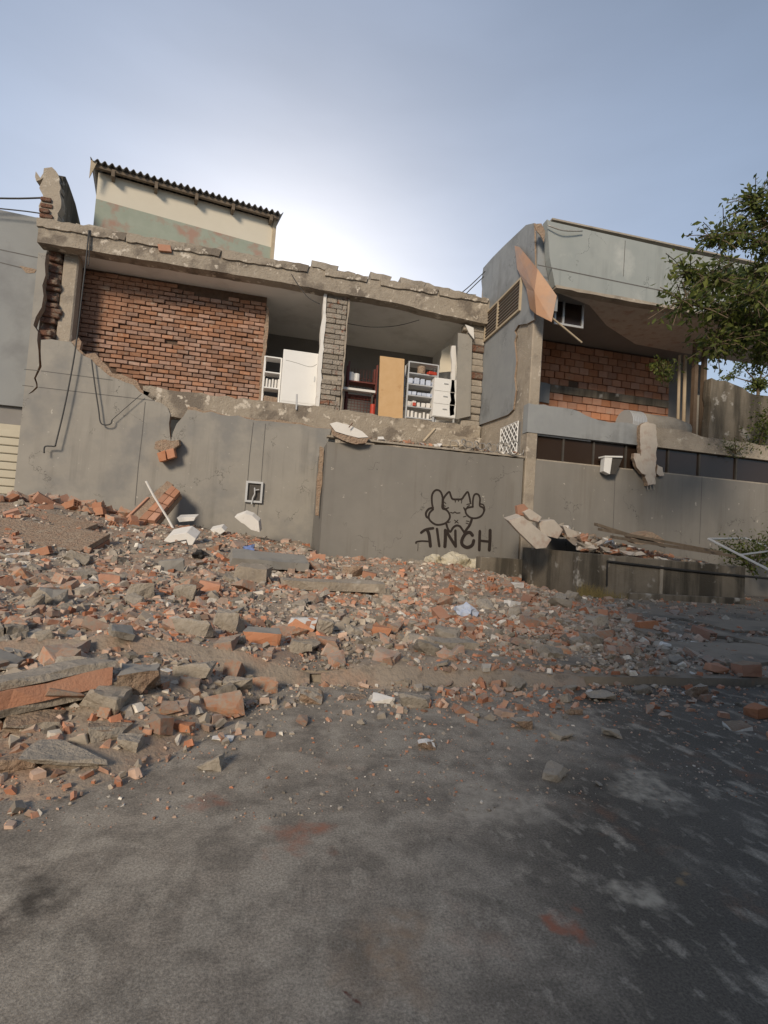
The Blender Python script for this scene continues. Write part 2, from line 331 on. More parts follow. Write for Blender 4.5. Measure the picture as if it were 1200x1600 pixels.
STAINS = [(*G(465, 1312, 0).xy, .13, (.36, .16, .10), .8), (*G(890, 1450, 0).xy, .07, (.33, .13, .08), .85), (*G(330, 1245, 0).xy, .08, (.30, .13, .085), .7), (*G(40, 1410, 0).xy, .16, (.05, .043, .036), .8), (*G(1000, 1395, 0).xy, .10, (.48, .43, .35), .8), (*G(1010, 1230, 0).xy, .22, (.48, .43, .35), .7), (*G(760, 1250, 0).xy, .26, (.46, .41, .34), .7), (*G(590, 1480, 0).xy, .2, (.34, .24, .16), .6), (*G(1070, 1375, 0).xy, .05, (.36, .24, .12), .7), (*G(700, 1305, 0).xy, .03, (.05, .03, .025), .9), (*G(525, 1555, 0).xy, .015, (.10, .02, .015), .9)]
def patchmat():
    m = bpy.data.materials.new('dusty_shaded_asphalt'); m.use_nodes = True; t = m.node_tree; N = t.nodes; L = t.links
    b = N['Principled BSDF']; b.inputs['Roughness'].default_value = .85; b.inputs['Specular IOR Level'].default_value = .25
    tc = N.new('ShaderNodeTexCoord'); co = tc.outputs['Object']
    def noise(sc, det=6, r=.6, v=None, dist=0):
        n = N.new('ShaderNodeTexNoise'); n.inputs['Scale'].default_value = sc; n.inputs['Detail'].default_value = det; n.inputs['Roughness'].default_value = r
        n.inputs['Distortion'].default_value = dist; L.new(v or co, n.inputs['Vector']); return n.outputs[0]
    def mr(o, a, b_, c=0, d=1):
        x = N.new('ShaderNodeMapRange'); x.inputs[1].default_value = a; x.inputs[2].default_value = b_; x.inputs[3].default_value = c; x.inputs[4].default_value = d; L.new(o, x.inputs[0]); return x.outputs[0]
    def mth(op, a, b_):
        x = N.new('ShaderNodeMath'); x.operation = op; x.use_clamp = True
        for i, q in enumerate((a, b_)):
            if isinstance(q, (int, float)): x.inputs[i].default_value = q
            else: L.new(q, x.inputs[i])
        return x.outputs[0]
    def mix(f, a, c):
        x = N.new('ShaderNodeMix'); x.data_type = 'RGBA'; L.new(f, x.inputs[0])
        for i, q in ((6, a), (7, c)):
            if isinstance(q, tuple): x.inputs[i].default_value = (*q, 1)
            else: L.new(q, x.inputs[i])
        return x.outputs[2]
    sep = N.new('ShaderNodeSeparateXYZ'); L.new(co, sep.inputs[0])
    col = mix(mr(noise(1.6), .3, .7), (.10, .09, .076), (.145, .13, .11))
    # rubble dust that ends along the shade's edge, so painted shade darkens the right
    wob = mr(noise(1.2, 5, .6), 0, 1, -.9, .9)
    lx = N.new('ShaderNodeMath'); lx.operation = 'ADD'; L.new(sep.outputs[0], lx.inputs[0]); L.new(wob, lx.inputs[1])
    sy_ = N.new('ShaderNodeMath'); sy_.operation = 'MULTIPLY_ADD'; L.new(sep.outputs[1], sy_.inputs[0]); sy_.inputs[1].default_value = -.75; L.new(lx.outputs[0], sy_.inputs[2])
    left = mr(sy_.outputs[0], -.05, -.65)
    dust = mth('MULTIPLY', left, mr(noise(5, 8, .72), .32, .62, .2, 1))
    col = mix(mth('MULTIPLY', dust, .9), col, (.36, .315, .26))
    # scattered pale powder spots, smeared by tyres
    mp = N.new('ShaderNodeMapping'); mp.inputs['Rotation'].default_value = (0, 0, .5); mp.inputs['Scale'].default_value = (1.0, .62, 1); L.new(co, mp.inputs[0])
    sp = mth('MULTIPLY', mr(noise(7.0, 4, .55, mp.outputs[0]), .54, .68), mr(noise(1.4, 3, .5), .34, .52))
    col = mix(mth('MULTIPLY', sp, .8), col, (.42, .375, .31))
    sp2 = mr(noise(17, 3, .5, mp.outputs[0]), .60, .70)
    col = mix(mth('MULTIPLY', sp2, .55), col, (.38, .345, .29))
    # brick dust
    rd = mth('MULTIPLY', mr(noise(2.1, 4, .6), .60, .72), mr(noise(9, 4), .35, .6))
    col = mix(mth('MULTIPLY', rd, .6), col, (.27, .135, .08))
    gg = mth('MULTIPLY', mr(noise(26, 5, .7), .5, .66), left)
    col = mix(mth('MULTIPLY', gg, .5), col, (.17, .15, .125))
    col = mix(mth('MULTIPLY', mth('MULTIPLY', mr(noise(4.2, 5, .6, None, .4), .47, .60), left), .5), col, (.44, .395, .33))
    # dark oil stains
    ol = mr(noise(1.7, 4, .55, None, .6), .64, .74)
    col = mix(mth('MULTIPLY', ol, .5), col, (.05, .047, .045))
    gr = mr(noise(110, 3, .8), .33, .70, .6, 1.4)
    hv = N.new('ShaderNodeHueSaturation'); L.new(col, hv.inputs['Color']); L.new(gr, hv.inputs['Value']); col = hv.outputs[0]
    wn = N.new('ShaderNodeVectorMath'); wn.operation = 'MULTIPLY_ADD'; nn_ = N.new('ShaderNodeTexNoise'); nn_.inputs['Scale'].default_value = 5; nn_.inputs['Detail'].default_value = 5; L.new(co, nn_.inputs['Vector'])
    L.new(nn_.outputs[1], wn.inputs[0]); wn.inputs[1].default_value = (.5, .5, 0); L.new(co, wn.inputs[2])
    for sx, sy, rad, c_, k_ in STAINS:
        dn = N.new('ShaderNodeVectorMath'); dn.operation = 'DISTANCE'; L.new(wn.outputs[0], dn.inputs[0]); dn.inputs[1].default_value = (sx + .25, sy + .25, 0)
        col = mix(mth('MULTIPLY', mth('MULTIPLY', mr(dn.outputs['Value'], rad, rad * .45), mr(noise(16, 4), .3, .6)), k_), col, c_)
    L.new(col, b.inputs['Base Color'])
    h1 = noise(190, 3, .7); h2 = noise(14, 6, .65)
    ad = N.new('ShaderNodeMath'); ad.operation = 'MULTIPLY_ADD'; L.new(h2, ad.inputs[0]); ad.inputs[1].default_value = .9; L.new(h1, ad.inputs[2])
    bp = N.new('ShaderNodeBump'); bp.inputs['Strength'].default_value = .32; bp.inputs['Distance'].default_value = .009
    L.new(ad.outputs[0], bp.inputs['Height']); L.new(bp.outputs[0], b.inputs['Normal'])
    return m
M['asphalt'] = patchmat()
M['pavement'] = mat('dusty_pavement', (.265, .225, .18), (.32, .275, .22), 2.2, .95, .6, 30, c3=(.165, .148, .125), s3=.8, t3=(.5, .65), c4=(.30, .2, .14), s4=3, t4=(.6, .75))
M['bed'] = mat('rubble_dust', (.31, .255, .20), (.38, .315, .25), 2.5, .97, .55, 30, c3=(.37, .25, .18), s3=1.4, t3=(.5, .66), c4=(.23, .19, .15), s4=9, t4=(.56, .68), bdist=.03)

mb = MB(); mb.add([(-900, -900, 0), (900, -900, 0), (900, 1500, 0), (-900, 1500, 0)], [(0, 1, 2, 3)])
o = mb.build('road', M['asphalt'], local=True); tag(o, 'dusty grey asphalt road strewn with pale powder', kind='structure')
# pavement with kerb, broken up towards the right
mb = MB()
xs = [-40] + [i * .25 for i in range(-30, 80)] + [60]
def kerbline(x): return KERB + .07 * nz(x * 1.5, 0) + .03 * nz(x * 5, 2) + (.22 * nz(x * 1.7, 5) if x > 3.4 else 0)
top = [(x, kerbline(x), .075 + .03 * nz(x * 1.3, 1)) for x in xs]
n = len(xs)
vs = [(x, y, -.05) for x, y, z in top] + [(x, y + .01, z) for x, y, z in top] + [(x, y + .16, z + .012) for x, y, z in top] + [(x, 40, .10 + .004 * (40 - KERB)) for x, y, z in top]
fs = []
for r in range(3):
    for i in range(n - 1): fs.append((r * n + i, r * n + i + 1, (r + 1) * n + i + 1, (r + 1) * n + i))
mb.add(vs, fs)
o = mb.build('pavement', M['pavement'], local=True); tag(o, 'dusty concrete pavement and kerb under the rubble', kind='structure')
# paving slabs still showing near the kerb
for i, (x0, x1, y0, y1, dz, tilt) in enumerate([(.95, 2.3, 4.35, 5.3, .012, .01), (2.34, 3.3, 4.38, 5.35, .006, -.012), (1.5, 2.9, 5.36, 6.4, .006, .01),
                                                  (4.6, 6.1, 4.55, 5.5, .035, .02), (6.2, 7.8, 4.9, 6.0, .04, -.02), (7.0, 8.7, 6.6, 7.6, .03, .02), (5.0, 6.6, 6.0, 6.9, .03, -.02), (6.0, 7.2, 7.6, 8.6, .025, .02)]):
    z = base(0, (y0 + y1) / 2) + dz
    pts = rough([(x0, y0, 0), (x1, y0 + .05, 0), (x1 + .05, y1, 0), (x0 + .03, y1, 0)], .22, 0, True, i)
    r = random.Random(i); pts = [p + Vector((r.uniform(-.04, .04), r.uniform(-.04, .04), 0)) for p in pts]
    sm = MB(); sm.prism(pts, (0, 0, -.14))
    po = sm.build('paving_slab', M['pavement'], local=True)
    c = Vector(((x0 + x1) / 2, (y0 + y1) / 2, z))
    for v in po.data.vertices: v.co -= Vector((c.x, c.y, 0))
    po.location = c; po.rotation_euler = (tilt * .6 + .004, -tilt * .6, 0)
    po.parent = bpy.data.objects['pavement']

# the dusty bed of the rubble
mb = MB()
gx = [-9 + i * .09 for i in range(int(17.2 / .09))]; gy = [1.9 + j * .09 for j in range(int(15.2 / .09))]
zz = {}
vs = []; idx = {}
fs = []
def bedz(x, y):
    h = heap(x, y); z = base(x, y) + h + bumpy(x, y) * min(1, h / .16)
    return z - .03 + min(.034, h)
for i, x in enumerate(gx):
    for j, y in enumerate(gy):
        if y > 13.5 and x > 1.14: continue
        idx[(i, j)] = len(vs); vs.append((x, y, bedz(x, y)))
for i in range(len(gx) - 1):
    for j in range(len(gy) - 1):
        q = [(i, j), (i + 1, j), (i + 1, j + 1), (i, j + 1)]
        if all(k in idx for k in q) and any(heap(gx[a], gy[c]) > .002 for a, c in q): fs.append(tuple(idx[k] for k in q))
mb.add(vs, fs)
o = mb.build('rubble_bed', M['bed'], smooth=True, local=True); tag(o, 'brownish bed of dust and crushed masonry under the debris', kind='stuff')

# ------------------------------------------------------------------ main ruined building
XL = -7.58                                   # left end of the building
ruin = thing('ruined_building', 'two storey building with its front torn off, brick panel and open upper rooms', 'building', (0, YB, 0))
def px(pts, Y): return [P(x, y, Y) for x, y in pts]
# long grey plaster wall of the ground floor with a torn top edge and an open crack
edge = [(63, 395), (72, 396), (70, 412), (71, 430), (66, 446), (68, 462), (65, 480), (56, 495), (52, 508), (59, 518), (58, 532)]
crack = [(60, 548), (60.5, 560), (61, 572), (56, 584), (53, 591), (56, 599), (57, 604), (50, 611), (45, 615), (43, 622), (44.5, 616), (51, 613), (59, 606), (58.5, 599), (56, 591), (59, 585), (65, 573), (64, 560), (63.5, 548), (64, 531)]
topl = [(80, 530), (98, 533), (111, 534), (116, 541), (122, 548), (131, 556), (141, 560), (150, 570), (162, 580), (172, 588), (186, 593), (198, 598), (208, 601), (218, 612), (230, 619), (242, 627), (252, 630), (262, 637), (266, 648), (264, 662), (265, 676), (267, 690), (270, 676), (276, 662), (287, 650), (293, 640), (305, 641), (318, 645), (330, 643), (345, 648), (358, 650), (372, 649), (385, 654), (400, 657), (420, 658), (438, 660), (455, 662), (470, 663), (490, 668), (518, 670)]
W_ = [Vector((XL, YB, -.3)), Vector((XL, YB, P(63, 395, YB).z))] + px(edge[1:], YB) + px(crack, YB) + px(topl, YB)
for p in W_[2:]:
    if p.x < XL + .05: p.x = XL + .05 + .02 * RND.random()
W_ += [Vector((P(512, 690, YB).x, YB, 4.2)), Vector((1.6, YB, -.3))]
wall = MB().prism(W_, (0, .24, 0), 0, 1).build('ground_floor_wall', [M['plaster'], M['torn']], ruin)
# thin coat of torn plaster rim along the break
rr_ = random.Random(2)
E_ = px(topl[2:17], YB + .05); rim_o = []
for i, p in enumerate(E_):
    t = (E_[min(i + 1, len(E_) - 1)] - E_[max(i - 1, 0)]).normalized(); nrm = Vector((-t.z, 0, t.x)) * (1 if t.x > 0 else -1); nrm = nrm if nrm.z > 0 else -nrm
    rim_o.append(p + nrm * rr_.uniform(.05, .26))
MB().prism(E_ + rim_o[::-1], (0, .16, 0)).build('torn_rim', M['torn'], ruin)
E_ = px(topl[25:], YB + .02); rim_o = [p + Vector((0, 0, rr_.uniform(.0, .10))) for p in E_]
MB().prism([p - Vector((0, 0, .05)) for p in E_] + rim_o[::-1], (0, .1, 0)).build('torn_rim', M['torn'], ruin)
def ribbon(mb, pts, w, n, off=0):
    pts = [Vector(p) for p in pts]; n = Vector(n).normalized(); L_ = []
    for i, p in enumerate(pts):
        t = (pts[min(i + 1, len(pts) - 1)] - pts[max(i - 1, 0)]).normalized(); sd = t.cross(n).normalized()
        ww = w if not callable(w) else w(i / (len(pts) - 1))
        L_.append((p + sd * ww / 2, p - sd * ww / 2))
    for i in range(len(L_) - 1): mb.add([L_[i][0], L_[i + 1][0], L_[i + 1][1], L_[i][1]], [(0, 1, 2, 3)])
    return mb
for pts in ([(38, 577), (60, 579)], [(64, 579.5), (176, 594)], [(35, 602), (52, 604)], [(60, 605), (242, 626)], [(227, 628), (222, 680), (216, 730), (211, 790)], [(396, 660), (390, 712), (387, 752)], [(415, 662), (411, 710), (408, 754)], [(384, 785), (381, 812)], [(404, 785), (401, 815)]):
    ribbon(MB(), px(pts, YB - .003), .022, (0, -1, 0)).build('joint', M['groove'], wall)
# broken brick return of the left end: jagged thickness seen from inside
z0, z1 = P(60, 525, 17.2).z, P(80, 395, 17.2).z
jr = random.Random(4); z = z0 - .1; k = 0
while z < z1 + .1:
    h = jr.uniform(.12, .2); x1 = XL + .5 + .22 * nz(z * 1.7, 3) + jr.uniform(-.06, .1)
    y0 = YB + .20 + jr.uniform(-.05, .22)
    vs = [(XL + .1, y0), (x1, y0 + jr.uniform(-.05, .1)), (x1 + .1, YB + .85), (XL + .1, YB + .85)]
    MB().prism([Vector((p[0], p[1], z + jr.uniform(-.02, .02))) for p in vs], (jr.uniform(-.03, .03), jr.uniform(-.03, .03), h)).build('broken_brick', M['broken_brick'], ruin, bevel=.02)
    z += h; k += 1
# stub of side wall standing above the roof (runs back), with a ragged brick end
zt = P(90, 270, YB).z
pts = [(XL + .02, 17.0, 10.02), (XL + .02, 17.0, zt - 1.1), (XL + .02, 17.05, zt - .5), (XL + .02, 17.0, zt - .35), (XL + .02, 17.06, zt - .05), (XL + .02, 17.2, zt + .05), (XL + .02, 17.5, zt - .02), (XL + .02, 18.1, zt - .25), (XL + .02, 18.8, zt - .75), (XL + .02, 19.5, zt - 1.25), (XL + .02, 20.0, zt - 1.6), (XL + .02, 20.0, 10.02)]
MB().prism(pts, (.42, 0, 0), 0, 0).build('side_wall_stub', M['concrete_dark'], ruin)
fe = [(XL - .04, 16.93, 9.9), (XL - .06, 16.93, 10.5), (XL + .0, 16.93, 10.75), (XL - .12, 16.93, 10.95), (XL - .03, 16.93, 11.3), (XL - .22, 16.93, zt - .42), (XL - .26, 16.93, zt - .12), (XL - .12, 16.93, zt - .3), (XL - .05, 16.93, zt + .02), (XL + .16, 16.93, zt + .1), (XL + .34, 16.93, zt - .08), (XL + .46, 16.93, zt - .5), (XL + .42, 16.93, 11.2), (XL + .5, 16.93, 10.7), (XL + .44, 16.93, 9.9)]
MB().prism(rough(fe, .12, .035, True, 9), (0, .3, 0)).build('torn_wall_end', M['concrete'], ruin)
for i, z in enumerate([10.05, 10.2, 10.38, 10.56]):
    x = XL + (-.06 if i < 4 else .02); MB().box(x + .04 * jr.random(), x + .3 + .12 * jr.random(), 16.84 + .05 * jr.random(), 16.925, z, z + .12).build('brick', M['broken_brick'], ruin, bevel=.02)
# roof slab with exposed edge beam
bt = rough([(XL - .02, 16.9, 10.02), (1.0, 16.9, 9.98), (1.9, 16.9, 9.9), (3.2, 16.9, 9.92), (4.5, 16.9, 9.9), (6.92, 16.9, 9.88)], .22, .03, False, 3)
bb = rough([(6.92, 16.9, 9.02), (5.0, 16.9, 9.1), (3.3, 16.9, 9.24), (1.2, 16.9, 9.26), (-1.0, 16.9, 9.3), (XL - .02, 16.9, 9.28)], .3, .016, False, 4)
MB().prism(bt + bb, (0, .45, 0)).build('edge_beam', M['beam'], ruin)
for i, (x0, x1) in enumerate([(XL - .05, -5.2), (-5.15, -2.4), (-2.3, .4), (1.0, 2.4), (2.9, 4.9), (5.0, 6.8)]):
    p = rough([(x0, 16.84, 9.74 + .04 * nz(i, 2)), (x1, 16.84, 9.76), (x1 + .05, 16.84, 9.99 - .012 * max(0, x1)), (x0 - .02, 16.84, 10.0 - .012 * max(0, x0))], .16, .028, True, i + 40)
    MB().prism(p, (0, .3, 0)).build('slab_lip', M['beam'], ruin)
MB().box(XL, 6.9, 17.36, 24, 9.36, 9.86).build('roof_slab', M['ceiling'], ruin)
# broken slabs of roofing lying along the beam
for i, (x0, x1, z, h, y) in enumerate([(.55, 1.35, 9.97, .22, 16.86), (1.1, 1.95, 9.93, .18, 17.0), (2.55, 3.2, 9.92, .25, 16.9), (3.6, 4.4, 9.92, .22, 16.85), (4.2, 5.3, 9.9, .2, 16.88), (5.1, 6.3, 9.89, .16, 16.9), (.3, .9, 9.97, .1, 17.2), (-3.9, -3.1, 10.0, .10, 16.95), (-2.6, -1.2, 9.98, .08, 16.95), (1.9, 2.7, 9.9, .08, 17.0), (-6.6, -5.0, 10.02, .07, 16.95)]):
    p = rough([(x0, y, z), (x1, y, z - .03), (x1 + .08, y, z + h * .8), (x0 - .03, y, z + h)], .2, .04, True, i)
    MB().prism(p, (0, 1.0 + .3 * RND.random(), .05)).build('roofing_slab', M['concrete_grey'], ruin)
MB().prism(px([(246, 381), (266, 383), (268, 393), (248, 391)], 16.8), (0, .12, 0)).build('brick', M['block'], ruin)
# upper floor slab, edge torn
ft = rough([(-4.35, 17.05, 5.36), (-1, 17.05, 5.33), (1.5, 17.05, 5.36), (3.2, 17.05, 5.30), (4.4, 17.05, 5.33), (6.9, 17.05, 5.34)], .25, .045, False, 8)
fb = rough([(6.9, 17.05, 4.1), (1.7, 17.05, 4.4), (-4.2, 17.05, 4.5)], .4, .03, False, 9)
MB().prism(ft + fb, (0, .5, 0)).build('floor_edge', M['beam'], ruin)
MB().box(XL + .1, 6.88, 17.5, 24, 4.8, 5.28).build('floor_slab', M['ceiling'], ruin)
# lower ledge between floor edge and the projecting wall
lt = rough([(1.75, 16.75, 4.86), (4.2, 16.75, 4.84), (6.85, 16.75, 4.86)], .22, .06, False, 18)
MB().prism(lt + [Vector((6.85, 16.75, 3.6)), Vector((1.75, 16.75, 3.6))], (0, .27, 0)).build('ledge', M['beam'], ruin)
# round beige column at the left of the brick panel
MB().box(-7.05, -6.62, 17.4, 17.8, 5.3, 9.36).build('column', M['concrete'], ruin, bevel=.04)
# interior: back wall, partitions
MB().box(XL + .3, 6.9, 21.8, 22.0, 5.2, 9.4).build('back_wall', M['interior'], ruin)
MB().box(XL + .05, XL + .3, 17.7, 21.9, 5.2, 9.4).build('partition', M['interior'], ruin)
MB().box(6.35, 6.6, 17.5, 21.9, 5.2, 9.4).build('partition', M['ceiling'], ruin)
# masonry pier between the two open rooms
PX0, PX1 = P(503, 560, 17.2).x, P(537, 560, 17.2).x
MB().box(PX0 + .03, PX1 - .03, 17.22, 17.6, 5.28, 9.36).build('pier_core', M['concrete_grey'], ruin)
MB().prism(rough([(PX0 - .1, 17.12, 5.3), (PX0 - .1, 17.12, 9.28), (PX0 + .02, 17.12, 9.28), (PX0 + .02, 17.12, 5.3)], .2, .025, True, 21), (0, .5, 0)).build('plaster_edge', M['board'], ruin)
z = 5.32; k = 0
M['pierbrick'] = mat('mortared_brick', (.33, .29, .245), (.42, .37, .31), 5, .97, 1.0, 22, c3=(.30, .15, .10), s3=3.5, t3=(.56, .66), rand=.15, bdist=.08)
while z < 9.2:
    sp = [(PX0 + .03, PX0 + .36), (PX0 + .38, PX1 - .02)] if k % 2 else [(PX0 + .03, PX0 + .55), (PX0 + .57, PX1 - .02)]
    for a, c in sp:
        if RND.random() < .06: continue
        MB().box(a, c, 17.12 + .05 * RND.random(), 17.24, z, z + .155).build('brick', M['pierbrick'], ruin, bevel=.014)
    z += .175; k += 1
MB().prism(rough([(PX1 - .01, 17.14, 5.3), (PX1 - .01, 17.14, 9.2), (PX1 + .05, 17.14, 9.2), (PX1 + .04, 17.14, 5.3)], .2, .02, True, 5), (0, .4, 0)).build('plaster_edge', M['concrete'], ruin)
# ragged masonry at the right end of the rooms
zb = 4.3; k = 0
while zb < 9.0:
    x0 = 6.05 + .2 * RND.random() + .1 * (k % 2)
    MB().box(x0, 6.9, 17.08 + .12 * RND.random(), 17.5, zb, zb + .235).build('brick', [M['concrete_grey'], M['broken_brick'], M['concrete']][RND.choice([0, 1, 2, 0])], ruin, bevel=.03)
    zb += .25; k += 1
MB().prism(px([(716, 520), (738, 524), (735, 650), (713, 655)], 17.03), (0, .06, 0)).build('plaster_panel', M['plaster'], ruin)
MB().prism(px([(727, 507), (740, 512), (741, 530), (733, 520)], 16.9), (0, .03, 0)).build('torn_panel', M['board'], ruin)
MB().prism(rough(px([(706, 540), (712, 540), (710, 648), (703, 650)], 17.3), .2, .03, True, 5), (0, .1, 0)).build('plaster_edge', M['board'], ruin)

# ---- brick panel, brick by brick
panel = MB()
bx0, bx1 = P(120, 500, 18.3).x, P(411, 540, 18.3).x
panel.box(bx0, bx1, 18.36, 18.55, 5.2, 9.36).build('brick_panel_core', M['mortar'], ruin)
BW, BH = .375, .148
rows = int((9.36 - 5.3) / BH)
cells = []
for r in range(rows):
    z = 5.3 + r * BH
    x = bx0 - (BW * .5 if r % 2 else 0) - RND.random() * .06
    while x < bx1 - .05:
        a, c = max(x, bx0), min(x + BW, bx1 + .06 * RND.random())
        # outline: the top is torn away along the ceiling, lower left lies behind the plaster
        ztop = 9.30 if a < -3.6 else (9.12 if a < -2.2 else 9.2 - .05 * (a + 2.2))
        hole = abs(a - P(254, 536, 18.3).x) < .2 and abs(z - P(254, 536, 18.3).z) < .1
        hole2 = -3.9 < a < -3.2 and z > 9.0
        if c - a > .08 and z + BH < ztop + .02 and not hole and not hole2: cells.append((a, c, z))
        x += BW
def cellvis(q):
    w = Vector((q[0], 18.3, q[2])) - CAM
    zc = w.dot(FW); pxx = 600 + 800 * w.dot(RT) / zc; pyy = 800 - 800 * w.dot(UP) / zc
    lim = np.interp(pxx, [110, 141, 208, 242, 420], [534, 556, 598, 612, 640])
    return pyy < lim + 6
vis = [q for q in cells if cellvis(q)]
vis.sort(key=lambda q: (q[0] * q[0] + 18.3 ** 2 + (q[2] - 1.2) ** 2) / (q[1] - q[0]))
single, rest = vis[:300], vis[300:]
bmesh_cache = []
for k in range(14):
    r = random.Random(k); m_ = MB(); j = lambda s: r.uniform(-s, s)
    L2 = (BW - .026) / 2; h = BH - .034
    vs = []
    for sx in (-1, 1):
        for sz in (0, 1):
            for y in (0, .1): vs.append((sx * (L2 + j(.008)), y + (j(.014) if y == 0 else 0), sz * h + j(.007)))
    m_.add(vs, [(0, 1, 3, 2), (4, 6, 7, 5), (0, 4, 5, 1), (2, 3, 7, 6), (0, 2, 6, 4), (1, 5, 7, 3)])
    bmesh_cache.append(m_.mesh('brick', M['brick'], bevel=.009))
for a, c, z in single:
    o = link('brick', RND.choice(bmesh_cache), ruin, Vector(((a + c) / 2, 18.27 + RND.uniform(-.03, .045), z)) - WO[ruin])
    o.scale.x = (c - a) / BW; o.rotation_euler = (RND.uniform(-.06, .06), RND.uniform(-.02, .02), RND.uniform(-.06, .06))
mb = MB()
for a, c, z in rest:
    y = 18.27 + RND.uniform(-.03, .045)
    mb.box(a + .008, c - .008, y, y + .1, z, z + BH - .022, 0)
rb = mb.build('bricks', mat('clay_brick_rest', (.29, .15, .095), (.38, .225, .155), 2.2, .95, .5, 50, c3=(.40, .31, .24), s3=3, t3=(.58, .75)), ruin, bevel=.01); rb['kind'] = 'stuff'
# ends of the brick panel and torn mortar lump at its top
MB().prism(rough([(bx1, 18.25, 5.3), (bx1, 18.25, 9.05), (bx1 + .12, 18.25, 8.9), (bx1 + .1, 18.25, 5.3)], .16, .03, True, 2), (0, .3, 0)).build('panel_end', M['torn'], ruin)

# brick chunk still clinging to the plaster wall, and meter box
ch = thing('hanging_brick_chunk', 'lump of two orange bricks and mortar clinging to the long grey wall', 'brick chunk', P(262, 722, 16.8))
MB().prism(rough(px([(241, 701), (243, 690), (252, 687), (268, 689), (279, 687), (280, 695), (270, 702), (255, 706)], 16.62), .12, .03, True, 1), (0, .36, .04)).build('mortar', M['torn'], ch)
for q in ([(245, 708), (258, 703), (260, 719), (249, 722)], [(259, 703), (271, 700), (274, 714), (262, 718)]):
    MB().prism(px(q, 16.6), (0, .36, .03)).build('brick', M['block'], ch, bevel=.012)
mt = thing('meter_box', 'small square metal meter box with a pipe, set in the grey wall', 'meter box', P(397, 783, 17))
a, c = P(384, 783, 17), P(410, 755, 17)
MB().box(a.x, c.x, 16.975, 16.996, a.z, c.z).build('back_plate', M['darksteel'], mt)
for (x0, x1, z0, z1) in ((a.x - .03, c.x + .03, a.z - .03, a.z + .035), (a.x - .03, c.x + .03, c.z - .035, c.z + .03), (a.x - .03, a.x + .035, a.z + .036, c.z - .036), (c.x - .035, c.x + .03, a.z + .036, c.z - .036)):
    MB().box(x0, x1, 16.9, 16.99, z0, z1).build('frame', M['steel'], mt)
MB().tube(px([(398, 762), (398, 772), (395, 778), (393, 788)], 16.88), .025, 6).build('pipe', M['steel'], mt)
MB().tube(px([(398, 766), (405, 765)], 16.88), .02, 6).build('tap', M['steel'], mt)

# ------------------------------------------------------------------ projecting front wall with graffiti
fw = thing('front_wall', 'projecting grey plaster wall with black spray painted cat and lettering', 'wall', (4, YF, 0))
top = rough([(XJ0, YF, 3.62), (2.4, YF, 3.66), (4, YF, 3.69), (XJ1 - .02, YF, 3.72)], .3, .02, False, 4)
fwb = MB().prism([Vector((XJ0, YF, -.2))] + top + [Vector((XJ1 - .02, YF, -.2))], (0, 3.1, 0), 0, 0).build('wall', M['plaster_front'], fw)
MB().box(XJ0 - .02, XJ1, YF - .03, YF + .2, 3.74, 3.79).build('coping', M['concrete_grey'], fw)
Z7 = lambda p: P(640 + p[0] / 7.5, 740 + p[1] / 7.5, YF - .004)
strokes = [([(275, 410), (262, 340), (262, 260), (285, 210), (320, 192), (360, 210), (385, 270), (385, 340), (385, 405), (430, 425), (465, 470), (470, 520), (435, 570), (380, 595), (310, 598), (255, 565), (225, 520), (235, 460), (275, 420)], 20),
    ([(275, 400), (225, 415), (192, 460), (198, 505), (225, 520)], 22), ([(395, 295), (425, 250), (465, 215), (485, 265), (505, 298), (560, 302), (610, 298), (640, 260), (680, 215), (700, 270), (712, 335)], 20),
    ([(398, 295), (395, 340), (400, 395), (425, 410), (455, 400)], 14), ([(535, 305), (535, 335)], 10), ([(572, 305), (572, 325)], 10), ([(612, 305), (608, 345)], 9), ([(400, 330), (425, 350)], 9), ([(400, 375), (420, 382)], 9),
    ([(670, 362), (720, 350)], 10), ([(675, 388), (702, 370)], 9), ([(480, 455), (510, 462), (530, 450), (550, 462), (590, 460)], 11),
    ([(740, 385), (742, 310), (755, 255), (780, 238), (810, 252), (825, 300), (822, 375), (860, 400), (870, 440), (845, 490), (790, 520), (720, 518), (670, 480), (655, 440), (670, 405), (742, 388)], 19),
    ([(830, 355), (865, 368), (880, 420), (870, 450)], 14), ([(635, 400), (655, 440)], 16), ([(430, 590), (445, 640), (475, 682), (510, 632), (550, 608), (590, 620), (620, 660), (640, 690)], 22),
    ([(728, 535), (705, 600), (670, 650), (640, 695)], 26), ([(525, 545), (570, 580)], 9), ([(565, 545), (530, 580)], 9), ([(450, 575), (475, 565)], 9), ([(630, 508), (660, 498)], 9), ([(665, 555), (695, 560)], 9), ([(660, 580), (690, 590)], 9),
    ([(135, 692), (175, 662), (220, 648), (275, 640)], 26), ([(205, 660), (228, 720), (243, 850)], 32), ([(225, 795), (140, 790), (80, 800), (74, 816)], 16), ([(98, 815), (97, 870), (93, 905)], 5), ([(320, 648), (333, 750), (347, 850)], 26),
    ([(412, 855), (418, 760), (418, 665)], 34), ([(425, 668), (480, 760), (538, 852)], 30), ([(540, 852), (536, 760), (535, 668)], 26), ([(735, 722), (705, 690), (655, 705), (615, 770), (615, 830), (670, 865), (730, 840), (750, 785)], 34),
    ([(822, 675), (818, 780), (815, 895)], 30), ([(942, 665), (940, 780), (932, 895)], 34), ([(820, 785), (930, 797)], 24)]
